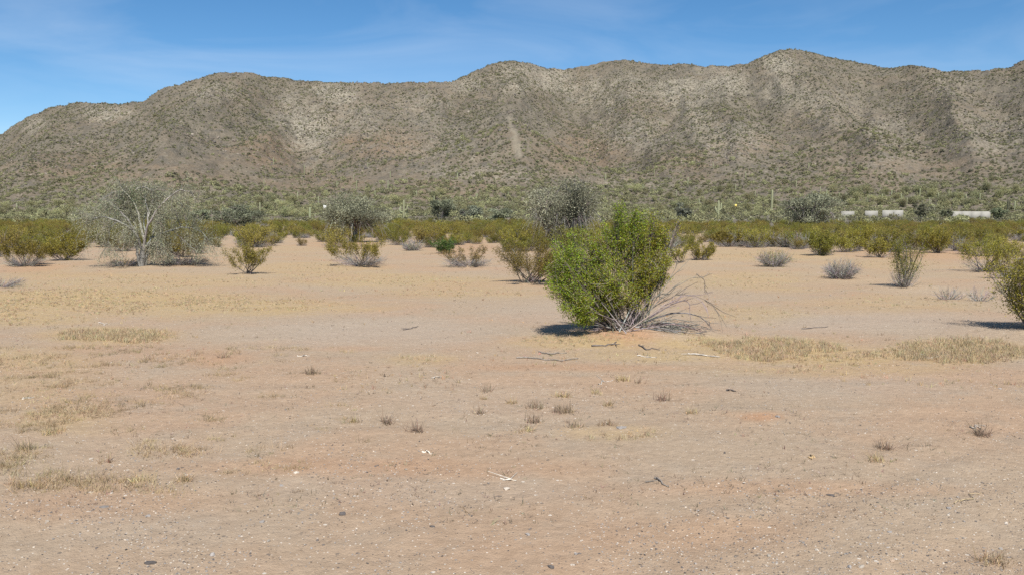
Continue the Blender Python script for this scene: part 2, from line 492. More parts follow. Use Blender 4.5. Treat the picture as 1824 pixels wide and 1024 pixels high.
REDS = [(1115, 600, 60, 16, 1), (1348, 740, 38, 8, 1), (400, 640, 60, 14, .5), (640, 830, 330, 16, .45), (1060, 655, 180, 6, .6), (820, 440, 60, 14, .6), (60, 480, 70, 10, .6),
        (600, 435, 60, 8, .5), (1250, 950, 200, 30, .35), (200, 900, 230, 30, .4), (1400, 870, 260, 14, .4), (1650, 455, 120, 10, .6), (620, 620, 70, 5, .6), (1300, 735, 30, 5, .3)]
GREYS = [(650, 590, 240, 26, 1), (1560, 575, 260, 18, .9), (1500, 690, 200, 20, .5), (740, 870, 240, 26, .4), (980, 560, 100, 18, .6), (1700, 520, 120, 16, .5),
         (330, 950, 200, 30, .3), (1560, 500, 90, 10, .4), (900, 720, 180, 30, .3)]

def warp(t, a):
    return a * np.sinh(t)

tx = np.linspace(-8.3, 8.3, 470); gx = 1.5 * np.sinh(tx)
ty = np.linspace(-3.6, 8.0, 470); gy = 6.0 + 2.0 * np.sinh(ty)
GX, GY = np.meshgrid(gx, gy)
GZ = flat_z(GX, GY)
GZ = np.where(GY > SEAM, GZ - 5.0 * sstep(SEAM, SEAM + 60, GY), GZ)
gpx, gpy = px_py(GX, np.maximum(GY, .5), GZ)
wob = fbm(GX / 1.6, GY / 1.6, 4, 77) * .55
def masks(lst):
    r = np.zeros_like(gpx)
    for cx, cy, rx, ry, w in lst:
        r = np.maximum(r, w * ell(gpx + wob * rx, gpy + wob * ry, cx, cy, rx, ry))
    return np.where(GY < 2, 0, r)
st, rd, gr = masks(STRAW), masks(REDS), masks(GREYS)
st = np.maximum(st, .28 * sstep(14, 22, GY) * (fbm(GX / 3, GY / 4, 3, 61) + .6).clip(0, 1))
idx = np.arange(GX.size).reshape(GX.shape)
Q = np.stack([idx[:-1, :-1], idx[:-1, 1:], idx[1:, 1:], idx[1:, :-1]], -1).reshape(-1, 4)
gm = mk_mesh("ground", np.stack([GX, GY, GZ], -1).reshape(-1, 3), Q, np.stack([st, rd, gr], -1).reshape(-1, 3), True)
ground = obj("ground", gm, M_GROUND); tag(ground, kind="structure")

uu = np.concatenate([np.linspace(-.95, -.66, 60, endpoint=False), np.linspace(-.66, .66, 780), np.linspace(.66, .95, 61)[1:]])
kk = np.linspace(0, 1, 330)
DD = 116 * (1150 / 116) ** (kk ** .92)
MU, MD = np.meshgrid(uu, DD)
MX = MU * MD
MZ = terrain(MX, MD)
MZ = np.where(MD < 126, MZ - .6 * (1 - sstep(116, 126, MD)), MZ)
mpx, mpy = px_py(MX, MD, MZ)
wob = fbm(MX / 22, MD / 22, 4, 78) * .6
PALE = [(600, 168, 34, 18, 1), (553, 232, 46, 44, 1), (520, 190, 30, 26, .6), (925, 128, 34, 14, .9), (985, 145, 40, 22, .9), (1060, 170, 40, 26, .7), (1120, 160, 40, 26, .6),
        (1215, 165, 60, 26, .8), (1290, 150, 40, 26, .9), (1390, 118, 26, 18, 1), (1240, 210, 40, 26, .6), (1400, 160, 40, 30, .6), (1590, 230, 40, 26, .5), (1480, 190, 50, 30, .4),
        (195, 205, 40, 16, .8), (385, 165, 40, 14, .6), (60, 225, 22, 14, .7), (830, 150, 30, 16, .6), (930, 155, 20, 8, .9), (905, 145, 40, 20, .5), (750, 190, 40, 30, .4), (1690, 150, 50, 26, .4),
        (1560, 290, 80, 16, .3), (1130, 235, 60, 30, .5), (780, 260, 80, 30, .3), (1300, 250, 60, 30, .5), (1760, 240, 60, 40, .4), (640, 210, 40, 30, .5), (860, 310, 90, 14, .5), (1100, 330, 80, 10, .3)]
REDM = [(480, 275, 55, 34, .9), (690, 262, 60, 26, .9), (1030, 270, 80, 30, .8), (400, 290, 60, 16, .5), (250, 297, 120, 4, .9), (1320, 262, 70, 20, .6), (1560, 300, 90, 20, .5), (820, 335, 120, 22, .7),
        (1240, 290, 60, 26, .6), (130, 300, 120, 24, .5), (560, 330, 120, 20, .6), (1690, 300, 90, 24, .5), (350, 320, 140, 20, .5), (1500, 330, 120, 12, .4), (1000, 350, 60, 14, .4)]
def mmask(lst):
    r = np.zeros_like(mpx)
    for cx, cy, rx, ry, w in lst:
        r = np.maximum(r, w * ell(mpx + wob * rx, mpy + wob * ry, cx, cy, rx, ry))
    return r
pale, redm = mmask(PALE), mmask(REDM)
scar_y = [186, 198, 208, 222, 236, 252, 268, 280, 286]
scar_c = [911, 910, 906, 910, 917, 919, 922, 924, 926]
scar_w = [6, 4, 3, 4, 7, 9, 8, 6, 4]
scar = (1 - sstep(.3, 1.25, np.abs(mpx + fbm(MX / 7, MD / 7, 3, 79) * 5 - np.interp(mpy, scar_y, scar_c)) / np.interp(mpy, scar_y, scar_w))) * sstep(192, 216, mpy) * (mpy < 284) * (.72 + .3 * vnoise(MX / 5, MD / 5, 81))
def path(pts, w):
    r = np.zeros_like(mpx); p = np.array(pts, float)
    yy = np.interp(mpx, p[:, 0], p[:, 1])
    ok = (mpx > p[0, 0]) & (mpx < p[-1, 0])
    return np.where(ok, 1 - sstep(.4, 1.2, np.abs(mpy - yy) / w), 0)
trail = np.maximum(path([(738, 327), (770, 331), (810, 336), (850, 341)], 1.3) * .6, path([(140, 294), (200, 299), (280, 299), (340, 297)], 1.2) * .35)
trail = np.maximum(trail, ell(mpx, mpy, 520, 377, 42, 4) * .5)
low = (1 - sstep(300, 330, MD + 40 * wob)) * .20
scar = np.maximum(np.maximum(scar, trail), low)
idx = np.arange(MX.size).reshape(MX.shape)
Q = np.stack([idx[:-1, :-1], idx[:-1, 1:], idx[1:, 1:], idx[1:, :-1]], -1).reshape(-1, 4)
mm = mk_mesh("mountain", np.stack([MX, MD, MZ], -1).reshape(-1, 3), Q, np.stack([pale, redm, scar], -1).reshape(-1, 3), True)
mountain = obj("mountain", mm, M_MOUNT); tag(mountain, kind="structure")

# ------------------------------------------------------------------ plant generators
def jit(rng, base, n, amt=.25):
    b = np.asarray(base, float)
    v = 1 + rng.normal(size=(n, 1)) * amt
    h = 1 + rng.normal(size=(n, 3)) * amt * .35
    return np.clip(b * v * h, .008, .8)

def bez(p0, p1, p2, n):
    t = np.linspace(0, 1, n)[:, None]
    return (1 - t) ** 2 * p0 + 2 * t * (1 - t) * p1 + t * t * p2

GREEN, OLIVE, YOLIVE, DRY = (.15, .20, .030), (.205, .182, .030), (.255, .205, .040), (.30, .21, .085)
STEM, GREYW = (.20, .175, .155), (.30, .275, .255)

def creosote(rng, H=1.4, W=1.8, stems=18, leaves=1600, leaf=.035, cols=(OLIVE, YOLIVE), low=.3, twigs=6, sides=4, stemcol=STEM, dead=0, flat=.3, cloud=.05):
    """inverted cone of wiry stems with leaves along the outer twigs"""
    S, Lf = MB(), MB()
    ends = []
    for k in range(stems):
        az = rng.uniform(0, 2 * math.pi); r = W / 2 * math.sqrt(rng.uniform(.02, 1)); 
        h = H * rng.uniform(.70, 1.0) * (1 - flat * (2 * r / W) ** 2)
        b = np.array([rng.normal() * .05 * W, rng.normal() * .05 * W, -.03])
        tip = np.array([math.cos(az) * r, math.sin(az) * r, h])
        mid = b + (tip - b) * .5 + np.array([math.cos(az), math.sin(az), 0]) * r * .22 + rng.normal(size=3) * .05 * H
        P = bez(b, mid, tip, 7) + np.cumsum(rng.normal(size=(7, 3)) * .008 * H, 0)
        S.tube(P, np.linspace(.011, .003, 7) * (.6 + .5 * H) * rng.uniform(.7, 1.3), sides, jit(rng, stemcol, 1, .2)[0])
        for j in range(twigs):
            t = rng.uniform(low, 1)
            i = min(int(t * 6), 5); p = P[i] + (P[i + 1] - P[i]) * (t * 6 - i)
            d = (P[i + 1] - P[i]); d /= np.linalg.norm(d) + 1e-9
            d = d + rng.normal(size=3) * .65; d[2] += .25; d /= np.linalg.norm(d)
            ln = H * rng.uniform(.12, .30) * (1.1 - .4 * t)
            q = p + d * ln
            S.tube(np.array([p, (p + q) / 2 + rng.normal(size=3) * .02 * H, q]), [.004, .003, .0015], 3, jit(rng, stemcol, 1, .2)[0])
            ends.append((p, q))
    E0 = np.array([e[0] for e in ends]); E1 = np.array([e[1] for e in ends])
    k = rng.integers(0, len(ends), leaves)
    t = rng.uniform(.25, 1.08, (leaves, 1))
    P = E0[k] * (1 - t) + E1[k] * t + rng.normal(size=(leaves, 3)) * cloud * H
    P[:, 2] = np.maximum(P[:, 2], .02)
    w = rng.uniform(0, 1, (leaves, 1)) * .6 + .4 * rng.uniform(0, 1, len(ends))[k][:, None]
    C = (np.asarray(cols[0]) * (1 - w) + np.asarray(cols[1]) * w) * (1 + rng.normal(size=(leaves, 1)) * .22)
    Lf.leaves(P, leaf * rng.uniform(.6, 1.3, leaves), rng, .5, np.clip(C, .01, .6))
    if dead:
        deadtwigs(S, rng, dead, H * .5, W * .9)
    return S, Lf

def deadtwigs(S, rng, n, H, W, col=GREYW, r0=.005, c=(0, 0, 0), droop=.1):
    c = np.asarray(c, float)
    for k in range(n):
        az = rng.uniform(0, 2 * math.pi); r = W / 2 * math.sqrt(rng.uniform(.05, 1)); h = H * rng.uniform(.35, 1) * (1 - .45 * (2 * r / W) ** 2)
        b = c + np.array([math.cos(az) * r * rng.uniform(0, .5), math.sin(az) * r * rng.uniform(0, .5), -.02])
        tip = c + np.array([math.cos(az) * r, math.sin(az) * r, h])
        m = (b + tip) / 2 + np.array([math.cos(az) * .1 * W, math.sin(az) * .1 * W, droop * H]) + rng.normal(size=3) * .08 * H
        P = bez(b, m, tip, 5) + rng.normal(size=(5, 3)) * .015 * H
        cc = jit(rng, col, 1, .25)[0]
        S.tube(P, np.linspace(1, .4, 5) * r0, 3, cc)
        for j in range(2):
            p = P[rng.integers(1, 4)]; q = p + (tip - b) * rng.uniform(.2, .4) + rng.normal(size=3) * .14 * H
            q[2] = max(q[2], .01)
            S.tube(np.array([p, (p + q) / 2 + rng.normal(size=3) * .02, q]), [r0 * .6, r0 * .5, r0 * .3], 3, cc)

def place(rz=None):
    return 0 if rz is None else rz

def thing_from(name, parts, loc, label, cat, group=None, rz=0, sc=1.0):
    """parts: list of (part name, mesh, material)"""
    e = empty(name, loc, label, cat, group, rz, sc)
    for pn, me, mt in parts:
        obj(pn, me, mt, e)
    return e

# ------------------------------------------------------------------ the big creosote bush in the middle distance
def local_px(px, py, D, X0, Y0, Z0):
    """photograph pixel at depth D, relative to a thing's base"""
    a, b, c = ray(px, py)
    return np.array([D * a / b - X0, D - Y0, EYE + D * c / b - Z0])

def hero_bush():
    rng = np.random.default_rng(11)
    X0, Y0 = hit(1108, 584); Z0 = gz(X0, Y0)
    e = empty("creosote_bush", (X0, Y0, Z0), "big bright green creosote bush on a sand mound with bare grey branches sprawling", "bush")
    L = lambda px, py, dd=0.: local_px(px, py, Y0 + dd, X0, Y0, Z0)
    # clumps: x, y, rx, ry (pixels), depth offset, leaves, greenness
    cl = [(1002, 478, 26, 36, -.35, 1500, 1), (1015, 452, 26, 22, -.25, 900, 1), (1000, 520, 20, 26, -.4, 800, .9), (1026, 545, 24, 24, -.4, 1000, .75), (1038, 570, 18, 10, -.35, 420, .8), (990, 500, 14, 30, -.4, 420, .95),
          (1040, 500, 32, 40, -.1, 1500, .75), (1060, 545, 26, 22, -.1, 900, .6), (1070, 455, 34, 34, .0, 1500, .75), (1085, 500, 38, 36, -.2, 1500, .6),
          (1103, 388, 8, 19, .0, 460, 1), (1100, 376, 5, 8, .0, 110, 1), (1092, 420, 18, 20, .1, 600, .9), (1136, 398, 16, 16, -.05, 560, .95), (1128, 425, 26, 22, .0, 900, .65), (1110, 455, 34, 30, .2, 1100, .4),
          (1150, 440, 30, 28, .1, 1000, .35), (1172, 418, 16, 26, .1, 560, .2), (1186, 432, 10, 18, .2, 320, .25), (1158, 475, 27, 27, -.1, 900, .25), (1135, 490, 32, 28, .1, 1000, .3),
          (1184, 466, 11, 16, .0, 300, .3), (1110, 530, 30, 20, -.1, 800, .35), (1140, 520, 26, 20, .0, 560, .3), (1082, 550, 26, 16, .1, 500, .45), (1178, 500, 18, 14, .1, 300, .25),
          (1020, 428, 6, 10, -.2, 120, 1), (1208, 402, 8, 6, .1, 60, .1), (1165, 392, 8, 10, .1, 110, .3), (1196, 455, 6, 5, .1, 40, .2)]
    S, Lf = MB(), MB()
    bases = [L(1092, 582, 0), L(1108, 585, -.1), L(1130, 583, .05), L(1084, 580, .1)]
    for b in bases: b[2] = -.03
    pxm = Y0 / F
    for cx, cy, rx, ry, dd, n, gr in cl:
        c = L(cx, cy, dd); R = np.array([rx * pxm, max(rx, ry) * pxm * .85, ry * pxm])
        b = bases[0] if cx < 1060 else (bases[rng.integers(0, 4)] if cx < 1130 else bases[2])
        ns = max(2, int(n / 230))
        tw = []
        for k in range(ns):
            d = rng.normal(size=3); d /= np.linalg.norm(d)
            tip = c + d * R * rng.uniform(.3, 1.0)
            bb = b + rng.normal(size=3) * np.array([.07, .07, 0])
            mid = bb + (tip - bb) * .5; mid[2] -= .10 * np.linalg.norm(tip[:2] - bb[:2]) * .6
            mid += rng.normal(size=3) * .05
            P = bez(bb, mid, tip, 9) + np.cumsum(rng.normal(size=(9, 3)) * .007, 0)
            S.tube(P, np.linspace(.0125, .0022, 9) * rng.uniform(.5, 1.1), 5, jit(rng, (.17, .15, .13), 1, .2)[0])
            for j in range(15):
                p = P[rng.integers(5, 9)]
                q = c + np.clip(rng.normal(size=3) * .62, -1.15, 1.15) * R
                q = q + np.array([0, 0, .04])
                dl = q - p; ln = np.linalg.norm(dl)
                if ln > .38: p = q - dl / ln * .38
                tw.append((p, q))
                S.tube(np.array([p, (p + q) / 2 + rng.normal(size=3) * .015, q]), [.004, .003, .0014], 3, jit(rng, (.20, .17, .14), 1, .2)[0])
        E0 = np.array([a[0] for a in tw]); E1 = np.array([a[1] for a in tw])
        n = int(n * 3.9)
        k = rng.integers(0, len(tw), n); t = rng.uniform(.30, 1.1, (n, 1))
        P = E0[k] * (1 - t) + E1[k] * t + rng.normal(size=(n, 3)) * .026
        P[:, 2] = np.maximum(P[:, 2], .03)
        tone = rng.uniform(.75, 1.25, len(tw))[k][:, None]
        mixv = np.clip(.24 + .52 * gr + rng.normal(size=(n, 1)) * .25, 0, 1)
        C = (np.asarray((.345, .285, .030)) * (1 - mixv) + np.asarray((.195, .345, .034)) * mixv) * tone * (1 + rng.normal(size=(n, 1)) * .2)
        yel = rng.uniform(size=n) < .08
        C[yel] = np.asarray((.42, .38, .22)) * rng.uniform(.7, 1.2, (yel.sum(), 1))
        Lf.leaves(P, .0106 * rng.uniform(.6, 1.35, n), rng, .55, np.clip(C, .01, .6))
    # a few dead lower stems inside
    for k in range(26):
        b = bases[rng.integers(0, 4)] + rng.normal(size=3) * np.array([.1, .1, 0])
        tip = b + np.array([rng.normal() * .3, rng.normal() * .25, rng.uniform(.15, .55)])
        S.tube(bez(b, (b + tip) / 2 + rng.normal(size=3) * .05, tip, 5), np.linspace(.009, .003, 5), 4, jit(rng, GREYW, 1, .2)[0])
    obj("stems", S.mesh("hero_stems"), M_BARK, e)
    obj("foliage", Lf.mesh("hero_foliage"), M_LEAF, e)
    # bare branches arching and lying to the right
    arcs = [[(1134, 580), (1160, 545), (1200, 522), (1240, 520), (1278, 545), (1285, 590)], [(1134, 580), (1170, 530), (1205, 505), (1236, 488)],
            [(1132, 578), (1150, 540), (1178, 515), (1200, 478), (1208, 455)], [(1134, 582), (1180, 560), (1225, 555), (1255, 565), (1268, 580)],
            [(1136, 584), (1190, 575), (1230, 585), (1256, 592)], [(1130, 590), (1165, 592), (1200, 590), (1234, 598)], [(1126, 592), (1150, 598), (1190, 594), (1215, 602)],
            [(1134, 582), (1165, 560), (1195, 540), (1226, 524), (1252, 535), (1262, 556)], [(1136, 580), (1185, 548), (1215, 535), (1230, 545), (1232, 570)], [(1134, 576), (1140, 540), (1146, 510)],
            [(1128, 578), (1120, 545), (1124, 520)], [(1134, 576), (1155, 535), (1180, 522)], [(1140, 586), (1175, 584), (1215, 592), (1226, 600)], [(1130, 580), (1136, 555), (1132, 530)],
            [(1138, 584), (1170, 572), (1205, 566), (1246, 574), (1258, 588)], [(1240, 488), (1256, 498), (1256, 522)], [(1100, 588), (1080, 582), (1066, 588)], [(1112, 592), (1098, 586), (1090, 590)]]
    for k in range(14):
        x0 = rng.uniform(1125, 1175); y0 = rng.uniform(578, 592)
        arcs.append([(x0, y0), (x0 + rng.uniform(20, 45), y0 - rng.uniform(-4, 10)), (x0 + rng.uniform(50, 95), y0 + rng.uniform(-4, 10))])
    for a in arcs:
        B = MB(); p = np.array(a, float)
        t = np.linspace(0, 1, len(p)); tt = np.linspace(0, 1, 13)
        dd = rng.uniform(-.35, .30)
        P = np.array([L(np.interp(s, t, p[:, 0]), np.interp(s, t, p[:, 1]), dd * s) for s in tt])
        P[1:-1] = (P[:-2] + P[1:-1] * 2 + P[2:]) / 4
        P += np.cumsum(rng.normal(size=P.shape) * .006, 0)
        for i in range(len(P)):
            P[i, 2] = max(P[i, 2], gz(P[i, 0] + X0, P[i, 1] + Y0) - Z0 + .008)
        c = jit(rng, (.22, .20, .185), 1, .2)[0]
        hi = min(q[1] for q in a) < 530
        B.tube(P, np.linspace(.0125, .0038, 13) * (rng.uniform(.45, .65) if hi else rng.uniform(.7, 1.1)), 5, c)
        for j in range(rng.integers(5, 9)):
            i = rng.integers(3, 12); q = P[i] + (P[i] - P[i - 2]) * rng.uniform(.5, 1.4) + rng.normal(size=3) * .07
            q[2] = max(q[2], .0)
            B.tube(np.array([P[i], (P[i] + q) / 2 + rng.normal(size=3) * .02, q]), [.0048, .004, .0022], 3, c)
        obj("dead_branch", B.mesh("dead_branch"), M_BARK, e)
    return e
hero_bush()

# ------------------------------------------------------------------ other separate bushes, each where the photograph has it
def bush_at(px, yb, yt, x0, x1, seed, label, kind="creosote", name="creosote_bush", leaves=1500, leaf=None, cols=(OLIVE, YOLIVE), dead=0, stems=18, low=.3, group=None, flat=.3, twigs=6, D=None):
    rng = np.random.default_rng(seed)
    if D is None: X, Y = hit(px, yb)
    else: X, Y = at_depth(px, D)
    Z = gz(X, Y)
    H = max(.25, z_at(yt, Y) - Z); W = (x1 - x0) / F * Y
    pix = Y / 842.0
    leaves = int(leaves * 4.6); stems = int(stems * (1.15 if kind == "creosote" else 2.4)); twigs += 3; W *= 1.12
    if leaf is None: leaf = max(.014, pix * .60)
    e = empty(name, (X, Y, Z), label, "bush", group)
    if kind == "creosote":
        S, Lf = creosote(rng, H, W, stems, leaves, leaf, cols, low, twigs, 4, STEM, dead, flat)
        obj("stems", S.mesh("stems"), M_BARK, e); obj("foliage", Lf.mesh("foliage"), M_LEAF, e)
    elif kind == "dead":
        S = MB(); deadtwigs(S, rng, stems, H * 1.15, W, GREYW, max(.005, pix * .2))
        obj("twigs", S.mesh("twigs"), M_BARK, e)
        if leaves:
            Lf = MB(); P = rng.normal(size=(leaves, 3)) * np.array([W * .22, W * .22, H * .25]) + np.array([0, 0, H * .55]); P[:, 2] = np.abs(P[:, 2])
            Lf.leaves(P, leaf * rng.uniform(.6, 1.2, leaves), rng, .5, jit(rng, cols[0], leaves, .25))
            obj("foliage", Lf.mesh("foliage"), M_LEAF, e)
    return e

bush_at(441, 487, 434, 404, 480, 21, "small open olive creosote bush alone on the sand right of the bare tree", leaves=1500, stems=16, low=.35, flat=.15)
bush_at(643, 473, 418, 592, 696, 22, "olive creosote bush with a skirt of dead grey twigs below the grey-green ironwood", leaves=1500, dead=150, stems=16, low=.55)
bush_at(945, 503, 426, 880, 1004, 23, "ochre-tinged creosote bush with dark splayed stems just behind the big green bush", leaves=3600, cols=((.185, .168, .030), (.26, .20, .045)), stems=26, low=.3)
bush_at(832, 474, 436, 786, 878, 24, "low brownish half-dead bush with grey twigs at the sand edge", leaves=620, cols=(DRY, (.22, .18, .05)), dead=170, stems=14)
bush_at(796, 452, 424, 768, 818, 25, "small dark green round shrub at the edge of the creosote thicket", leaves=1100, cols=((.07, .11, .028), (.10, .14, .035)), low=.15)
bush_at(1247, 463, 428, 1224, 1272, 26, "small olive bush on the sand just right of the big green bush", leaves=1100, dead=40, low=.2)
bush_at(1212, 468, 436, 1196, 1232, 27, "thin wispy olive bush touching the right side of the big green bush", leaves=380, stems=10)
bush_at(1378, 475, 446, 1346, 1404, 28, "low dead grey bush with a few olive tips on open sand", "dead", "dead_shrub", leaves=160, stems=80)
bush_at(1498, 496, 463, 1470, 1528, 29, "rounded dead grey twiggy shrub left of the sparse creosote", "dead", "dead_shrub", leaves=0, stems=120)
bush_at(1612, 511, 424, 1584, 1642, 30, "sparse upright creosote with a tall leafy stem and fallen grey twigs round it", leaves=1100, stems=11, dead=60, flat=.0, low=.25, cols=((.15, .16, .03), OLIVE))
bush_at(1464, 455, 412, 1437, 1490, 31, "dark olive rounded creosote with a pale twiggy rim at its foot", leaves=1700, dead=50, low=.12, cols=((.145, .145, .025), (.20, .18, .03)))
bush_at(1526, 448, 400, 1502, 1550, 32, "upright olive creosote directly right of the dark rounded creosote", leaves=1500, low=.2)
bush_at(1567, 459, 425, 1540, 1596, 33, "low loose olive bush between two taller creosotes on the sand edge", leaves=900, low=.3, dead=30)
bush_at(1668, 451, 404, 1638, 1698, 34, "full yellow-green creosote at the thicket edge beyond the sparse creosote", leaves=1800, dead=40, low=.15)
bush_at(1758, 483, 428, 1716, 1812, 35, "leaning creosote with dark bare stems reaching over the sand towards the centre", leaves=1300, stems=22, low=.5, dead=60)
bush_at(1842, 586, 446, 1778, 1900, 36, "creosote bush cut off by the picture edge, throwing a dark shadow on the sand", leaves=2600, leaf=.014, stems=26, twigs=9, low=.2, flat=.2)
bush_at(1806, 497, 450, 1778, 1860, 37, "grey-stemmed olive bush behind the creosote that the picture edge cuts off", leaves=1200, dead=80, low=.4)
bush_at(44, 474, 424, 2, 82, 38, "olive creosote with a grey woody fan at its base near the picture edge", leaves=1700, dead=130, low=.45)
bush_at(118, 464, 418, 82, 158, 39, "wide flat-topped olive creosote nearest the bare tree's hanging twigs", leaves=1900, low=.3, dead=30)
bush_at(316, 458, 408, 276, 356, 40, "dense olive creosote standing directly behind the bare pale tree", leaves=1800, dead=50, low=.2)
bush_at(735, 447, 428, 716, 752, 41, "small dead grey shrub in the gap of sand below the tall armed saguaro", "dead", "dead_shrub", leaves=40, stems=60)
bush_at(-2, 512, 492, -40, 48, 42, "flattened dead grey twigs at the picture edge on the straw-coloured sand", "dead", "dead_shrub", leaves=0, stems=34)
bush_at(1300, 440, 410, 1270, 1330, 43, "grey-footed olive bush at the sand edge beyond the small olive bush", leaves=900, dead=120, low=.5)
bush_at(1180, 446, 415, 1150, 1212, 44, "grey twiggy shrub half hidden behind the big green bush", "dead", "dead_shrub", leaves=120, stems=90)
bush_at(1690, 533, 522, 1660, 1712, 45, "scrap of dead grey brush lying flat below the leaning creosote", "dead", "dead_shrub", leaves=0, stems=16)
bush_at(1745, 536, 526, 1722, 1772, 46, "thin dead twigs lying on sand left of the edge creosote", "dead", "dead_shrub", leaves=0, stems=14)
bush_at(330, 472, 456, 300, 375, 47, "low heap of dark dead brush at the foot of the bare tree", "dead", "dead_shrub", leaves=60, stems=70, cols=((.12, .09, .05), DRY))
bush_at(222, 474, 462, 200, 248, 48, "low dry grey-brown weeds left of the bare tree's trunk", "dead", "dead_shrub", leaves=60, stems=40, cols=(DRY, DRY))

for i, (px, yb, w) in enumerate([(1192, 441, 46), (1312, 439, 44), (1338, 441, 34), (1366, 440, 40), (1402, 441, 44), (1428, 443, 36), (1588, 446, 44), (1618, 444, 40), (1706, 448, 40), (1550, 444, 30)]):
    bush_at(px, yb, yb - 26, px - w / 2, px + w / 2, 70 + i, "grey dead twiggy shrub along the front edge of the thicket right of the big bush", "dead", "dead_shrub", leaves=30, stems=46, group="dead shrubs at the thicket edge")

# front row of the creosote thicket: one by one
FR_X = [-60, 0, 150, 170, 270, 380, 470, 560, 720, 800, 880, 1000, 1200, 1330, 1440, 1640, 1760, 1900]
FR_Y = [462, 460, 449, 442, 443, 446, 445, 441, 442, 443, 452, 446, 443, 441, 445, 450, 455, 456]
REG = [(-60, 160, "olive creosote in the thicket behind the sand between picture edge and bare tree", "creosotes left of the bare tree"),
       (160, 380, "olive creosote in the thicket seen through the bare tree's hanging branches", "creosotes behind the bare tree"),
       (380, 560, "low olive creosote in the thicket between the bare tree and the grey-green ironwood", "creosotes between bare tree and ironwood"),
       (560, 720, "olive creosote in the thicket round the foot of the grey-green ironwood", "creosotes round the ironwood"),
       (720, 940, "olive creosote in the thicket between the ironwood and the dark shaggy tree", "creosotes below the saguaro"),
       (940, 1220, "olive creosote in the thicket behind the big green bush", "creosotes behind the big bush"),
       (1220, 1440, "low olive creosote in the thicket right of the big green bush", "creosotes right of the big bush"),
       (1440, 1640, "olive creosote in the thicket below the short white wall pieces", "creosotes below the short wall"),
       (1640, 1900, "olive creosote in the thicket below the long white wall", "creosotes below the long wall")]
rng = np.random.default_rng(5)
variants = []
for k in range(8):
    r2 = np.random.default_rng(100 + k)
    cols = [(OLIVE, YOLIVE), ((.15, .15, .030), OLIVE), (YOLIVE, (.25, .195, .06)), (OLIVE, (.155, .165, .035))][k % 4]
    S, Lf = creosote(r2, 1.3, 1.9, 18, 3000, .034, cols, .2, 7, 3, STEM, (190 if k % 3 == 0 else 60), .25, .06)
    ms, ml = S.mesh("creosote_stems"), Lf.mesh("creosote_foliage")
    ms.materials.append(M_BARK); ml.materials.append(M_LEAF)
    variants.append((ms, ml))
x = -50.0
while x < 1880:
    for row in range(2):
        px = x + rng.normal() * 6 + row * 14
        yb = float(np.interp(px, FR_X, FR_Y)) - row * rng.uniform(5, 9) + rng.normal() * 3.5 - rng.uniform(0, 4)
        if rng.uniform() < (.34 if row == 0 else .15): continue
        X, Y = hit(px, yb)
        for a, b, lab, grp in REG:
            if a <= px < b:
                v = variants[rng.integers(0, 8)]
                s = rng.uniform(.45, 1.0)
                thing_from("creosote_bush", [("stems", v[0], None), ("foliage", v[1], None)], (X, Y, gz(X, Y) - .02), lab, "bush", grp, rng.uniform(0, 6.28), (s * 1.15, s * 1.15, s))
                break
    x += rng.uniform(26, 44)

# ------------------------------------------------------------------ instanced stuff (scrub masses, stones)
SRC = bpy.data.collections.new("sources")        # meshes that the stuff objects scatter; not linked to the scene

def scatter(name, P, scale, variant, meshes, label, cat, rotz=None, tilt=0.0, seed=0):
    r = np.random.default_rng(seed)
    n = len(P)
    me = bpy.data.meshes.new(name + "_points")
    me.vertices.add(n); me.vertices.foreach_set("co", np.asarray(P, np.float32).ravel())
    a = me.attributes.new("scl", 'FLOAT_VECTOR', 'POINT')
    sc = np.asarray(scale, np.float32); sc = np.repeat(sc[:, None], 3, 1) if sc.ndim == 1 else sc
    a.data.foreach_set("vector", np.ascontiguousarray(sc, np.float32).ravel())
    a = me.attributes.new("rot", 'FLOAT_VECTOR', 'POINT')
    rt = np.zeros((n, 3), np.float32); rt[:, 2] = r.uniform(0, 6.283, n); rt[:, :2] = r.normal(size=(n, 2)) * tilt
    a.data.foreach_set("vector", rt.ravel())
    a = me.attributes.new("var", 'INT', 'POINT'); a.data.foreach_set("value", np.asarray(variant, np.int32))
    col = bpy.data.collections.new(name + "_sources")
    for i, m in enumerate(meshes):
        col.objects.link(bpy.data.objects.new("%s_source_%02d" % (name, i), m))
    ng = bpy.data.node_groups.new(name + "_nodes", 'GeometryNodeTree')
    ng.interface.new_socket("Geometry", in_out='INPUT', socket_type='NodeSocketGeometry')
    ng.interface.new_socket("Geometry", in_out='OUTPUT', socket_type='NodeSocketGeometry')
    N, L = ng.nodes, ng.links
    gi, go = N.new("NodeGroupInput"), N.new("NodeGroupOutput")
    ci = N.new("GeometryNodeCollectionInfo"); ci.inputs["Collection"].default_value = col
    ci.inputs["Separate Children"].default_value = True; ci.inputs["Reset Children"].default_value = True
    ip = N.new("GeometryNodeInstanceOnPoints"); ip.inputs["Pick Instance"].default_value = True
    def att(nm, ty):
        q = N.new("GeometryNodeInputNamedAttribute"); q.data_type = ty; q.inputs["Name"].default_value = nm
        return [o for o in q.outputs if o.enabled and o.name == "Attribute"][0]
    L.new(gi.outputs[0], ip.inputs["Points"]); L.new(ci.outputs[0], ip.inputs["Instance"])
    L.new(att("var", 'INT'), ip.inputs["Instance Index"])
    e2r = N.new("FunctionNodeEulerToRotation"); L.new(att("rot", 'FLOAT_VECTOR'), e2r.inputs[0])
    L.new(e2r.outputs[0], ip.inputs["Rotation"]); L.new(att("scl", 'FLOAT_VECTOR'), ip.inputs["Scale"])
    L.new(ip.outputs[0], go.inputs[0])
    o = obj(name, me, None); md = o.modifiers.new("scatter", 'NODES'); md.node_group = ng
    return tag(o, label, cat, kind="stuff")

rng = np.random.default_rng(8)
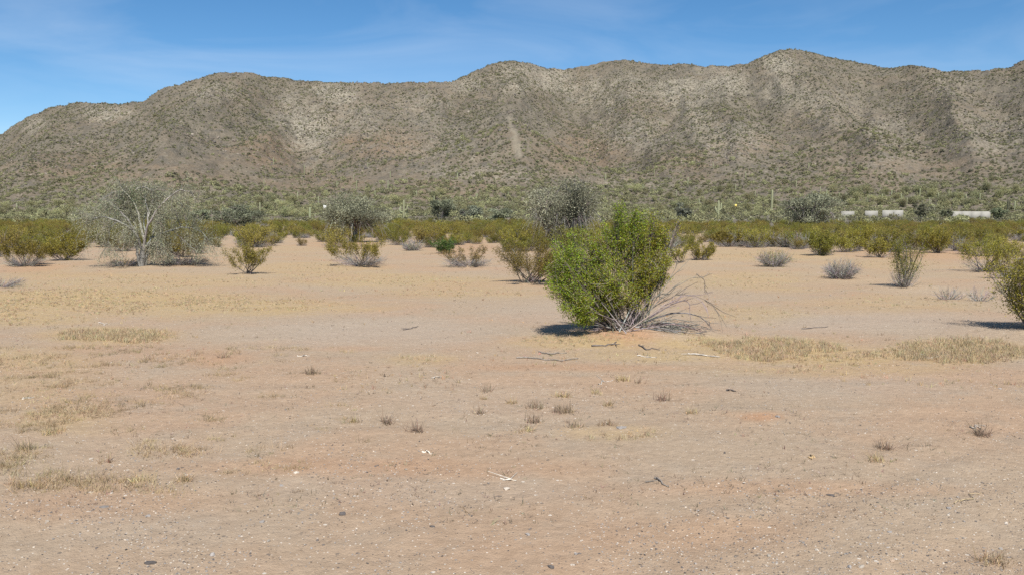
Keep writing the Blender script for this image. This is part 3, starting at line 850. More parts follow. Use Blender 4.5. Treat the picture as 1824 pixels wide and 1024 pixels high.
# rear of the thicket
n = 3600
Y = np.sqrt(rng.uniform(44 ** 2, 136 ** 2, n)); X = rng.uniform(-.75, .75, n) * Y
_, yy = px_py(X, Y, np.zeros(n)); fy = np.interp(CX + F * X / Y, FR_X, FR_Y)
ok = (yy < fy - 3) & (fbm(X / 8, Y / 11, 2, 91) > -.30 - .12 * (Y > 95))
X, Y = X[ok], Y[ok]
bmesh_src = []
for ms, ml in variants:
    def arrays(m):
        v = np.zeros(len(m.vertices) * 3, np.float32); m.vertices.foreach_get("co", v)
        f = np.zeros(len(m.loops), np.int32); m.loops.foreach_get("vertex_index", f)
        c = np.zeros(len(m.vertices) * 4, np.float32); m.color_attributes["tint"].data.foreach_get("color", c)
        return v.reshape(-1, 3), f.reshape(-1, 4), c.reshape(-1, 4)[:, :3]
    va, fa, ca = arrays(ml); vb, fb, cb = arrays(ms)
    me = mk_mesh("creosote_whole", np.concatenate([va, vb]), np.concatenate([fa, fb + len(va)]), np.concatenate([ca, cb]))
    me.materials.append(M_LEAF); me.materials.append(M_BARK)
    me.polygons.foreach_set("material_index", np.concatenate([np.zeros(len(fa), np.int32), np.ones(len(fb), np.int32)]))
    bmesh_src.append(me)
for k in range(2):
    S = MB(); deadtwigs(S, np.random.default_rng(160 + k), 240, .9, 1.7, GREYW, .008); me = S.mesh("dead_whole"); me.materials.append(M_BARK); bmesh_src.append(me)
scatter("creosote_thicket", np.stack([X, Y, terrain(X, Y) - .05], -1), rng.uniform(.38, .92, len(X)) * (1 + .12 * fbm(X / 9, Y / 9, 2, 92)), np.where(rng.uniform(size=len(X)) < .10, rng.integers(8, 10, len(X)), rng.integers(0, 8, len(X))), bmesh_src,
        "mass of olive creosote filling the flat behind the front row of bushes", "thicket")

def puff(seed, n, cols, H=1.0, W=1.5, size=.22, twig=0):
    r = np.random.default_rng(seed); B = MB()
    d = r.normal(size=(n, 3)); d /= np.linalg.norm(d, axis=1)[:, None]
    P = d * np.array([W / 2, W / 2, H * .5]) * r.uniform(.35, 1, (n, 1)) ** .6 + np.array([0, 0, H * .5])
    P += r.normal(size=(n, 3)) * .07
    w = r.uniform(0, 1, (n, 1))
    B.leaves(P, size * r.uniform(.6, 1.3, n), r, .6, np.clip((np.asarray(cols[0]) * (1 - w) + np.asarray(cols[1]) * w) * (1 + r.normal(size=(n, 1)) * .2), .01, .6))
    me = B.mesh("scrub_puff"); me.materials.append(M_SCRUB); return me

PV = ((.285, .272, .140), (.235, .232, .125))
scr = []
for k in range(3): scr.append(puff(200 + k, 90, ((.200, .195, .108), (.15, .148, .09)), .8, 1.3, .17))       # grey-olive scrub
for k in range(3): scr.append(puff(210 + k, 90, ((.265, .252, .135), (.205, .20, .11)), .8, 1.4, .17))          # green scrub
for k in range(2): scr.append(puff(220 + k, 80, ((.150, .143, .10), (.12, .116, .085)), .7, 1.2, .17))           # dark scrub
for k in range(3): scr.append(puff(230 + k, 170, PV, 1.5, 2.2, .17))                                              # palo verde
for k in range(2): scr.append(puff(240 + k, 50, ((.27, .25, .19), (.21, .19, .15)), .5, .9, .13))                # grey bursage
# slope scrub: by area, thinner on the pale and red ground
n = 200000
Y = np.sqrt(rng.uniform(225 ** 2, 900 ** 2, n)); u = rng.uniform(-.72, .72, n); X = u * Y
Z = terrain(X, Y); px, py = px_py(X, Y, Z)
dens = .62 + 1.0 * fbm(X / 30, Y / 44, 4, 93, .65)
crest = np.exp(-((Y - 455) / 11) ** 2) * (np.abs(px - 960) < 300) + np.exp(-((Y - 470) / 11) ** 2) * (np.abs(px - 1500) < 130)
dens = dens + .5 * crest + .45 * sstep(300, 360, py)
for cx, cy, rx, ry, w in REDM: dens -= .18 * w * ell(px, py, cx, cy, rx, ry)
dens = np.where((np.abs(px - np.interp(py, scar_y, scar_c)) < np.interp(py, scar_y, scar_w) + 1) & (py > 190) & (py < 285), 0, dens)
ok = rng.uniform(size=n) < np.clip(dens, .08, 1)
X, Y, Z, py, px, crest = X[ok], Y[ok], Z[ok], py[ok], px[ok], crest[ok]; n = len(X)
lowf = sstep(290, 350, py)
q = rng.uniform(size=n)
var = np.where(q < .42, rng.integers(0, 3, n), np.where(q < .42 + .20 + .17 * lowf, rng.integers(3, 6, n), np.where(q < .82, rng.integers(6, 8, n), rng.integers(11, 13, n))))
var = np.where(rng.uniform(size=n) < .14 * lowf + .012 + .25 * crest, rng.integers(8, 11, n), var)
scl = rng.uniform(.45, 1.0, n) * np.where(rng.uniform(size=n) < .07, 1.6, 1)
scl = np.where((var >= 8) & (var < 11), scl * 1.05, scl)
scatter("slope_scrub", np.stack([X, Y, Z - .1], -1), scl, var, scr, "countless desert shrubs dotting the brown mountain slopes", "scrub")

# rear flat between thicket and slope
n = 3600
Y = np.sqrt(rng.uniform(125 ** 2, 300 ** 2, n)); X = rng.uniform(-.72, .72, n) * Y
Z = terrain(X, Y)
q = rng.uniform(size=n)
var = np.where(q < .35, rng.integers(0, 3, n), np.where(q < .6, rng.integers(3, 6, n), np.where(q < .90, rng.integers(11, 13, n), rng.integers(8, 11, n))))
scatter("foot_scrub", np.stack([X, Y, Z - .08], -1), rng.uniform(.45, 1.15, n), var, scr, "mixed grey and green scrub at the foot of the mountain", "scrub", seed=3)

def rock_mesh(seed, mat, flat=.6, jag=.25):
    import bmesh
    bm = bmesh.new(); bmesh.ops.create_icosphere(bm, subdivisions=1, radius=.5)
    r = np.random.default_rng(seed)
    for v in bm.verts:
        v.co *= 1 + r.normal() * jag * .6
        v.co.z *= flat; v.co.x *= 1.2
    me = bpy.data.meshes.new("rock"); bm.to_mesh(me); bm.free()
    me.materials.append(mat); return me

# boulders on the pale parts of the slope
MB_ROCK = [stone_mat("boulder_pale", (.27, .235, .19), (.20, .175, .14), 1.2, .15), stone_mat("boulder_brown", (.15, .12, .095), (.22, .18, .145), 1.2), stone_mat("boulder_dark", (.085, .075, .068), (.13, .115, .10), 1.2)]
bl = [rock_mesh(300 + k, MB_ROCK[k // 3], .75, .35) for k in range(9)]
n = 60000
Y = np.sqrt(rng.uniform(430 ** 2, 900 ** 2, n)); X = rng.uniform(-.72, .72, n) * Y; Z = terrain(X, Y); px, py = px_py(X, Y, Z)
pl = np.zeros(n)
for cx, cy, rx, ry, w in PALE: pl = np.maximum(pl, w * ell(px, py, cx, cy, rx, ry))
ok = rng.uniform(size=n) < .20 + .75 * pl + .35 * (fbm(X / 25, Y / 25, 3, 95) > .15)
X, Y, Z, pl = X[ok], Y[ok], Z[ok], pl[ok]; n = len(X)
var = np.where(rng.uniform(size=n) < .18 + .6 * pl, rng.integers(0, 3, n), rng.integers(3, 9, n))
scatter("slope_boulders", np.stack([X, Y, Z], -1), rng.uniform(.5, 1.5, n) * np.where(rng.uniform(size=n) < .05, 1.6, 1), var, bl,
        "pale and dark boulders strewn over the mountain faces", "boulders", tilt=.4, seed=4)

# gravel on the near ground
gvl = [rock_mesh(320 + k, M_ST[k // 2], .55, .3) for k in range(8)]
n = 30000
py = 520 + (1060 - 520) * rng.uniform(0, 1, n) ** .75; px = rng.uniform(-120, 1944, n)
a, b, c = ray(px, py); Y = -EYE / c * b; X = Y * a / b
dn = fbm(X / .8, Y / .8, 3, 97)
ok = rng.uniform(size=n) < np.clip(.35 + 1.3 * dn, .06, 1)
X, Y = X[ok], Y[ok]; n = len(X)
q = rng.uniform(size=n)
var = np.where(q < .24, rng.integers(0, 2, n), np.where(q < .55, rng.integers(2, 4, n), np.where(q < .78, rng.integers(4, 6, n), rng.integers(6, 8, n))))
sc = (.004 + .007 * rng.uniform(size=n) ** 4 + .00055 * Y) * np.where(rng.uniform(size=n) < .012, 2.2, 1)
scatter("gravel", np.stack([X, Y, terrain(X, Y) + sc * .1], -1), sc, var, gvl, "fine pale and dark gravel sprinkled over the sand", "gravel", tilt=.3, seed=5)

# ------------------------------------------------------------------ dry grass
def blades(B, X, Y, Z, rng, h, w, n, col, lean=.5):
    """n blades at every point: thin upright quads"""
    m = len(X)
    k = np.repeat(np.arange(m), n); N = m * n
    hh = np.broadcast_to(h, (m,))[k] * rng.uniform(.5, 1.2, N); ww = np.broadcast_to(w, (m,))[k]
    az = rng.uniform(0, 6.283, N); ln = np.abs(rng.normal(size=N)) * lean * hh
    off = rng.normal(size=(N, 2)) * (hh * .35)[:, None]
    b = np.stack([X[k] + off[:, 0], Y[k] + off[:, 1], Z[k] - .004], -1)
    t = b + np.stack([np.cos(az) * ln, np.sin(az) * ln, hh], -1)
    az2 = rng.uniform(0, 6.283, N); s = np.stack([np.cos(az2), np.sin(az2), np.zeros(N)], -1) * ww[:, None]
    V = np.stack([b - s, b + s, t + s * .3, t - s * .3], 1).reshape(-1, 3)
    C = np.repeat(np.asarray(col, float)[k] if np.ndim(col) == 2 else np.broadcast_to(col, (N, 3)), 4, 0)
    B.add(V, np.arange(4 * N).reshape(N, 4), C)

rng = np.random.default_rng(14)
B = MB()
SG = [(cx, cy, rx, ry, w) for cx, cy, rx, ry, w in STRAW]
for cx, cy, rx, ry, w in SG:
    n = int(w * w * rx * ry * .50)
    if (cx, cy) == (190, 597): n = int(n * 2.6)
    if cy in (622, 626): n = int(n * 1.7)
    th = rng.uniform(0, 6.283, n); r = np.sqrt(rng.uniform(0, 1, n)) * (1.05 + .15 * rng.normal(size=n))
    px = cx + np.cos(th) * r * rx; py = np.maximum(cy + np.sin(th) * r * ry, 432)
    a, b, c = ray(px, py); Y = -EYE / c * b; X = Y * a / b
    ok = fbm(X / .55, Y / .7, 4, 99, .65) > -.30 + .60 * r ** 1.5 - .16 * (w > .85)
    X, Y = X[ok], Y[ok]; m = len(X)
    if not m: continue
    pix = Y / 842
    tall = .055 if w >= .9 and cy > 580 else .035
    blades(B, X, Y, terrain(X, Y), rng, tall * rng.uniform(.5, 1.2, m), np.maximum(.0022, pix * .22), 7, jit(rng, (.48, .385, .235), m, .18), .6)
# loose scatter on the left and in the middle distance
n = 2600
px = rng.uniform(-60, 680, n) * rng.uniform(.55, 1, n); py = 615 + 255 * rng.uniform(0, 1, n) ** 1.2
a, b, c = ray(px, py); Y = -EYE / c * b; X = Y * a / b
ok = (fbm(X / .34, Y / .36, 2, 101) > .06 + .30 * sstep(740, 860, py) + .16 * sstep(250, 600, px))
X, Y = X[ok], Y[ok]; m = len(X)
tufty = rng.uniform(.4, 1.7, m) ** 1.6
tc_ = jit(rng, (.47, .37, .215), m, .12) * np.where(rng.uniform(size=m) < .35, .65, 1)[:, None]
rep = 5
Xr = np.repeat(X, rep) + rng.normal(size=m * rep) * np.repeat(.030 * tufty, rep); Yr = np.repeat(Y, rep) + rng.normal(size=m * rep) * np.repeat(.022 * tufty, rep)
blades(B, Xr, Yr, terrain(Xr, Yr), rng, .030 * np.repeat(tufty, rep) * rng.uniform(.5, 1.3, m * rep), np.maximum(.0016, Yr / 842 * .15), 5, np.repeat(tc_, rep, 0), .9)
n = 2200
px = rng.uniform(-40, 1864, n); py = rng.uniform(440, 700, n)
a, b, c = ray(px, py); Y = -EYE / c * b; X = Y * a / b
ok = fbm(X / 1.2, Y / 1.2, 3, 103) > .12
X, Y = X[ok], Y[ok]; m = len(X)
blades(B, X, Y, terrain(X, Y), rng, .035 * rng.uniform(.5, 1.5, m), np.maximum(.0022, Y / 842 * .22), 7, jit(rng, (.42, .32, .175), m, .3), .7)
n = 5200  # short litter blades; their dark colour also stands in for shade among the stubble
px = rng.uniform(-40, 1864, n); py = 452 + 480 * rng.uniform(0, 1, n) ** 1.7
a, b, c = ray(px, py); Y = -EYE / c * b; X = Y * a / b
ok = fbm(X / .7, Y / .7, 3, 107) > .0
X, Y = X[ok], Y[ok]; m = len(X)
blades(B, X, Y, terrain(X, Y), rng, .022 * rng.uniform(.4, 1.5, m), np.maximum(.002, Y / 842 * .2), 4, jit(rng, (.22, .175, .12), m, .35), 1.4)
o = obj("dry_grass", B.mesh("dry_grass"), M_STRAW); tag(o, "thin golden dead grass and stubble patched over the sand, with dark blades as stubble shade", "grass", kind="stuff")

# tufts that stand apart: one object each
TUFTS = [(1000, 706, 40, "gold", "brown dry tuft with a tall tip, above the widest tuft of the middle group"), (1006, 734, 46, "dark", "widest dark spiky dry tuft of the middle group"), (955, 726, 34, "dark", "dark dry tuft just left of the widest tuft"),
         (953, 752, 30, "dark", "dry tuft below and left of the widest tuft"), (938, 768, 38, "gold", "low straw tuft at the bottom of the middle group"), (912, 718, 18, "gold", "small brown tuft left of the dark dry tuft pair"),
         (865, 697, 18, "dark", "small pointed dark tuft, upper of two at the left of the middle group"), (860, 711, 15, "gold", "small brown tuft directly under the small pointed dark tuft"), (855, 737, 14, "dark", "tiny dark tuft alone below the two small tufts"),
         (1022, 760, 24, "dark", "dry tuft at the left end of the straw litter patch"), (1084, 722, 22, "gold", "small straw tuft right of the widest tuft"), (1108, 677, 30, "gold", "flat wide tuft beside the bent pale stick"),
         (1140, 683, 14, "dark", "small round brown tuft right of the bent pale stick"), (1180, 713, 24, "dark", "dark spiky tuft alone right of the middle group"), (1233, 736, 20, "gold", "pale tuft alone near the reddish sand ring"),
         (1082, 757, 26, "gold", "straw tuft beside the flat blue-grey stone"), (1062, 700, 26, "gold", "ragged straw tuft right of the tuft with a tall tip"), (743, 769, 22, "dark", "dark tuft at the right end of the low tuft row"),
         (692, 754, 30, "dark", "dark wide tuft in the low row left of the middle group"), (630, 752, 30, "gold", "straw tuft at the left end of the low tuft row"), (243, 858, 26, "gold", "pale dry tuft alone on bare sand at the lower left"),
         (330, 856, 34, "gold", "flat straggling tuft right of the pale lone tuft"), (55, 866, 20, "gold", "small dry tuft near the left picture edge above the pebbles"), (190, 823, 24, "gold", "round straw tuft at the lower rim of the straw field"),
         (45, 800, 30, "dark", "dark straw tuft near the left picture edge"), (95, 770, 44, "gold", "large straw tuft in the thick left corner of the straw field"), (265, 640, 18, "dark", "dark dry tuft below the golden grass bed"),
         (398, 637, 20, "dark", "dark low tuft on pale gravel right of the golden grass bed"), (555, 665, 30, "dark", "dark tuft at the right end of the straw field"), (1768, 1000, 70, "gold", "mat of straw and twigs in the lower right picture corner"),
         (1750, 776, 34, "dark", "dark straggling tuft near the right picture edge"), (1575, 800, 24, "dark", "small dark tuft alone on the right sand"), (1560, 820, 40, "gold", "thin pale tuft below the small dark one on the right")]
for i, (px, py, wpx, kind, lab) in enumerate(TUFTS):
    r2 = np.random.default_rng(500 + i)
    X, Y = hit(px, py); W = wpx / F * Y
    e_rad = W / 2
    m = max(10, int(wpx * r2.uniform(.6, 1.2)))
    xs = r2.normal(size=m) * e_rad * r2.uniform(.4, .6); ys = r2.normal(size=m) * e_rad * r2.uniform(.25, .5)
    col = (.29, .215, .15) if kind == "dark" else (.42, .32, .18)
    TB = MB(); h = .085 if kind == "dark" else .055
    blades(TB, xs, ys, np.zeros(m), r2, h * r2.uniform(.6, 1.3, m) * np.exp(-(xs / e_rad) ** 2), .0014 + Y * .00016, 3, jit(r2, col, m, .2) * r2.uniform(.6, 1.3, (m, 1)), .8)
    o = obj("dry_grass_tuft", TB.mesh("dry_grass_tuft"), M_STRAW, None, (X, Y, gz(X, Y)))
    tag(o, lab, "grass tuft", "dry tufts on the open sand")

# ------------------------------------------------------------------ sticks and stones that can be picked out
def stick(pts, rad, col, lab, seed, name="dead_stick"):
    r2 = np.random.default_rng(seed); B = MB()
    G = [hit(px, py) for px, py in pts]
    X0, Y0 = G[0]; Z0 = gz(X0, Y0)
    P = np.array([[x - X0, y - Y0, gz(x, y) - Z0 + rad * .8] for x, y in G])
    t = np.linspace(0, 1, len(P)); tt = np.linspace(0, 1, 9)
    P = np.stack([np.interp(tt, t, P[:, k]) for k in range(3)], -1); P[1:-1] += r2.normal(size=(7, 3)) * np.array([.012, .03, .004])
    B.tube(P, np.linspace(rad, rad * .45, 9), 6, col)
    if len(pts) > 2:
        for j in range(2):
            i = r2.integers(2, 7); q = P[i] + np.array([r2.normal() * .08, r2.normal() * .1, .01]); B.tube(np.array([P[i], (P[i] + q) / 2, q]), [rad * .5, rad * .4, rad * .25], 4, col)
    o = obj(name, B.mesh(name), M_BARK, None, (X0, Y0, Z0)); tag(o, lab, "stick", "dead sticks on the ground")
W1, W2, W3 = (.46, .42, .37), (.24, .21, .18), (.14, .12, .11)
for i, (pts, rad, col, lab) in enumerate([
        ([(1066, 685), (1075, 680), (1092, 678)], .006, W1, "bent pale stick lying between tufts right of the middle group"),
        ([(1166, 853), (1175, 858), (1190, 866)], .008, W2, "dark curved stick on bare sand below the reddish ring"),
        ([(752, 805), (770, 807)], .007, (.6, .54, .46), "short straight whitish stick on open sand left of centre"),
        ([(892, 853), (905, 855), (920, 857)], .006, (.6, .55, .47), "pale stick above the whitish stone near the bottom"),
        ([(1054, 617), (1072, 616), (1094, 614), (1098, 610)], .013, W3, "dark forked stick on the sand mound before the big bush"),
        ([(960, 627), (978, 631), (1010, 629)], .010, W2, "long grey stick in straw left of the sand mound"),
        ([(920, 638), (960, 640), (990, 643), (1030, 639)], .011, W2, "longest thin grey stick lying below the sand mound"),
        ([(1138, 615), (1150, 622), (1175, 624)], .010, W3, "dark twisted twig in straw right of the forked stick"),
        ([(1225, 631), (1250, 634), (1282, 637)], .012, W1, "pale straight branch in straw under the bare branches"),
        ([(1135, 634), (1170, 637)], .008, W1, "short pale stick in straw in front of the bare branches"),
        ([(718, 588), (735, 585), (745, 582)], .009, W3, "dark thin stick alone on pale gravel left of the big bush"),
        ([(768, 674), (787, 671)], .006, W1, "short pale stick on sand above the two small tufts"),
        ([(1428, 586), (1475, 582)], .008, W3, "dark thin stick lying on gravel below the dead round shrub"),
        ([(1640, 632), (1652, 639), (1690, 631)], .010, W1, "pale forked stick in golden grass near the right edge"),
        ([(1295, 695), (1310, 698)], .008, W3, "short dark stick on sand above the reddish ring"),
        ([(1735, 764), (1755, 760)], .006, W1, "short whitish stick on sand near the right edge"),
        ([(42, 709), (60, 708)], .006, (.6, .55, .47), "short white stick in the straw field at the left edge"),
        ([(530, 634), (552, 634)], .007, (.55, .5, .43), "pale stick on gravel above the straw field"),
        ([(175, 575), (192, 577)], .008, (.55, .5, .43), "pale stick at the top of the golden grass bed"),
        ([(1440, 815), (1450, 813)], .006, (.5, .36, .2), "short yellow stick on the right sand"),
        ([(1700, 897), (1752, 879)], .0035, (.42, .33, .2), "thin straw stalk along the wheel rut at the lower right")]):
    stick(pts, rad, col, lab, 600 + i)

STONES = [(268, 1003, 22, .45, 2, "flat dark stone near the bottom edge at the lower left"), (610, 916, 18, .5, 2, "dark oval stone on sand left of the bottom centre"), (902, 871, 14, .6, 0, "small whitish stone under the pale stick"),
          (1107, 762, 24, .25, 1, "flat blue-grey stone at the end of the straw litter"), (982, 1011, 14, .7, 2, "small dark brown stone at the bottom edge of the centre"), (528, 842, 12, .5, 0, "white stone on sand below the straw field"),
          (478, 964, 10, .7, 0, "pale stone with a dark shadow, right of the flat dark stone"), (770, 938, 12, .5, 2, "small dark stone right of the dark oval stone"), (162, 818, 8, .7, 0, "tiny white stone beside the round straw tuft"),
          (317, 835, 9, .7, 2, "small dark round stone above the flat straggling tuft"), (162, 877, 10, .6, 0, "pale pebble below the lone tuft on the lower left"), (1385, 742, 14, .35, 1, "grey flat stone right of the reddish sand ring"),
          (1480, 882, 14, .4, 2, "dark flat stone on the lower right sand"), (1513, 1010, 14, .6, 1, "grey rough stone at the lower right bottom edge"), (1455, 980, 9, .7, 0, "small round white stone at the lower right"), (1792, 932, 10, .5, 0, "white pebble near the right picture edge"),
          (940, 952, 14, .5, 1, "grey stone near the bottom centre"), (184, 903, 18, .3, 1, "flat grey-blue stone among pebbles at the lower left"), (565, 962, 8, .5, 2, "tiny dark stone above the bottom edge left of centre"), (85, 928, 9, .5, 0, "pale pebble near the left edge at the bottom"),
          (1690, 905, 12, .5, 1, "grey stone beside the thin straw stalk"), (227, 906, 8, .6, 3, "tan pebble right of the flat grey-blue stone")]
for i, (px, py, wpx, fl, mi, lab) in enumerate(STONES):
    X, Y = hit(px, py); s = wpx / F * Y / 1.15
    me = rock_mesh(700 + i, M_ST[mi], fl, .28)
    o = obj("stone", me, None, None, (X, Y, gz(X, Y) + s * fl * .12)); o.scale = (s, s * .8, s); o.rotation_euler = (0, 0, i * 1.3)
    tag(o, lab, "stone", "stones lying on the sand")

# ------------------------------------------------------------------ trees
IRON = ((.175, .185, .115), (.24, .24, .155))

def limb(S, P, r0, r1, rng, sides=6, col=(.26, .24, .21), n=10, wob=.02):
    P = np.asarray(P, float); t = np.linspace(0, 1, len(P)); tt = np.linspace(0, 1, n)
    Q = np.stack([np.interp(tt, t, P[:, k]) for k in range(3)], -1)
    for _ in range(2): Q[1:-1] = (Q[:-2] + 2 * Q[1:-1] + Q[2:]) / 4
    Q[1:-1] += rng.normal(size=(n - 2, 3)) * wob
    S.tube(Q, np.linspace(r0, r1, n), sides, col)
    return Q

def bare_tree():
    rng = np.random.default_rng(31)
    X0, Y0 = hit(254, 474); Z0 = gz(X0, Y0)
    e = empty("bare_tree", (X0, Y0, Z0), "pale bare-limbed tree with drooping twigs standing on open sand", "tree")
    z = lambda a, b, dd=0.: local_px(130 + a / 5.388, 300 + b / 5.388, Y0 + dd, X0, Y0, Z0)
    col = (.27, .26, .235)
    T = MB()
    limb(T, [z(655, 950), z(662, 870), z(668, 800), z(672, 770)], .115, .085, rng, 9, (.20, .19, .175), 8, .008)
    limb(T, [z(690, 950, .1), z(700, 870, .1), z(715, 800, .15), z(745, 720, .2)], .065, .04, rng, 7, (.22, .21, .19), 8, .01)
    limb(T, [z(640, 950, -.1), z(632, 880, -.1), z(618, 800, -.15), z(600, 700, -.2)], .06, .04, rng, 7, (.22, .21, .19), 8, .01)
    T.V[0][:, 2] -= .05
    obj("trunk", T.mesh("trunk", True), M_BARK, e)
    limbs = [([(668, 800, 0), (640, 730, -.1), (605, 640, -.2), (570, 560, -.2), (520, 480, -.3), (440, 400, -.3), (380, 330, -.3)], .085),
             ([(675, 790, 0), (690, 700, 0), (640, 520, .3), (625, 405, .3), (585, 325, .3), (545, 270, .3), (490, 230, .3), (460, 185, .3)], .075),
             ([(680, 780, 0), (690, 690, 0), (700, 580, -.2), (740, 480, -.3), (830, 370, -.4), (920, 275, -.4), (980, 220, -.4), (1060, 200, -.4), (1150, 222, -.4), (1170, 300, -.4)], .07),
             ([(680, 785, 0), (725, 705, .1), (790, 650, .2), (870, 615, .3), (960, 590, .4), (1050, 560, .4), (1140, 562, .5), (1240, 605, .5), (1300, 690, .5)], .062),
             ([(605, 640, -.2), (540, 560, -.4), (420, 505, -.6), (320, 466, -.7), (225, 482, -.7), (130, 458, -.8), (60, 480, -.8)], .05),
             ([(676, 890, 0), (720, 830, .1), (762, 780, .1), (830, 750, .2)], .045), ([(690, 760, 0), (740, 740, -.1), (805, 700, -.2)], .045),
             ([(715, 560, 0), (722, 460, .2), (700, 330, .3), (680, 255, .3)], .035), ([(725, 470, .1), (745, 380, .4), (765, 290, .5), (750, 200, .5)], .03),
             ([(590, 620, 0), (600, 560, .6), (560, 420, .8), (500, 330, .9), (400, 230, .9)], .045), ([(760, 650, .1), (780, 570, .2), (820, 520, .3)], .03),
             ([(700, 640, 0), (660, 500, 1.0), (760, 330, 1.1), (880, 250, 1.2), (1000, 280, 1.2), (1060, 380, 1.2)], .045), ([(585, 590, -.2), (530, 580, -.6), (510, 650, -.7), (475, 800, -.7)], .022),
             ([(600, 210, .3), (640, 190, .4), (700, 180, .4), (750, 215, .4)], .022), ([(980, 610, .4), (1060, 690, .3), (1130, 750, .3), (1190, 810, .3)], .018), ([(430, 510, -.6), (350, 560, -.6), (340, 680, -.6), (370, 800, -.6)], .02)]
    ends, spine = [], []
    Tw, Tw2 = MB(), MB()
    for pts, r0 in limbs:
        B = MB()
        Q = limb(B, [z(a, b, d) for a, b, d in pts], r0 * .68, .009, rng, 6, jit(rng, col, 1, .1)[0], 16, .016)
        obj("limb", B.mesh("limb", True), M_BARK, e)
        spine.extend(Q[3:])
        for k in range(int(16 + 90 * r0 * 3)):
            i = rng.integers(5, 16); p = Q[i]
            out = p * np.array([1, 1, 0]); out /= np.linalg.norm(out) + 1e-6
            ln = rng.uniform(.35, 1.15)
            tip = p + out * ln * rng.uniform(.1, .7) + rng.normal(size=3) * .2 + np.array([0, 0, rng.uniform(-.6, .55) * ln])
            mid = (p + tip) / 2 + np.array([0, 0, .16 * ln])
            P = bez(p, mid, tip, 5); P[:, 2] = np.maximum(P[:, 2], .1)
            Tw.tube(P, np.linspace(.008, .003, 5), 3, jit(rng, (.21, .205, .165), 1, .18)[0])
            for j in range(3):
                a = P[rng.integers(1, 5)]; q = a + rng.normal(size=3) * .14 + np.array([0, 0, -rng.uniform(.05, .45)])
                q[2] = max(q[2], .15)
                Tw.tube(np.array([a, (a + q) / 2 + rng.normal(size=3) * .03, q]), [.005, .004, .003], 3, jit(rng, (.23, .22, .17), 1, .18)[0])
                ends.append((a, q))
    obj("twigs", Tw.mesh("twigs"), M_BARK, e)
    E0 = np.array([a[0] for a in ends]); E1 = np.array([a[1] for a in ends])
    n = 26000
    k = rng.integers(0, len(ends), n); t = rng.uniform(.1, 1.1, (n, 1))
    P = E0[k] * (1 - t) + E1[k] * t + rng.normal(size=(n, 3)) * .075
    w = rng.uniform(0, 1, (n, 1))
    C = (np.asarray((.23, .235, .15)) * (1 - w) + np.asarray((.36, .345, .25)) * w) * (1 + rng.normal(size=(n, 1)) * .2)
    Lf = MB(); Lf.leaves(P, .021 * rng.uniform(.6, 1.3, n), rng, .45, np.clip(C, .02, .6))
    anchors = np.array(spine)
    for k in range(210):
        th, rr_ = rng.uniform(0, math.pi), math.sqrt(rng.uniform(.12, 1))
        c = local_px(256 + math.cos(th) * rr_ * 104, 410 - math.sin(th) * rr_ * 86, Y0 + .25 + abs(rng.normal()) * .8, X0, Y0, Z0)
        p = anchors[np.argmin(((anchors - c) ** 2).sum(1))]
        Tw2.tube(bez(p, (p + c) / 2 + np.array([0, 0, .12]), c, 4), np.linspace(.008, .0035, 4), 3, jit(rng, (.27, .255, .225), 1, .18)[0])
        m = int(rng.uniform(50, 130)); pp = c + rng.normal(size=(m, 3)) * np.array([.15, .17, .12]); pp[:, 2] -= np.abs(rng.normal(size=m)) * .12
        Lf.leaves(pp, .021 * rng.uniform(.6, 1.3, m), rng, .45, jit(rng, (.27, .265, .175), m, .22) * rng.uniform(.75, 1.15))
    obj("fine_twigs", Tw2.mesh("fine_twigs"), M_BARK, e)
    # green mistletoe-like clumps
    for a, b, d, m in ((620, 300, .4, 300), (300, 355, .3, 120), (540, 240, .4, 130), (690, 260, .5, 120), (400, 380, .2, 160), (850, 540, .9, 120)):
        c = z(a, b, d); Lf.leaves(c + rng.normal(size=(m, 3)) * np.array([.17, .2, .17]), .03, rng, .5, jit(rng, (.075, .105, .05), m, .25))
    obj("crown", Lf.mesh("crown"), M_GREY, e)
bare_tree()

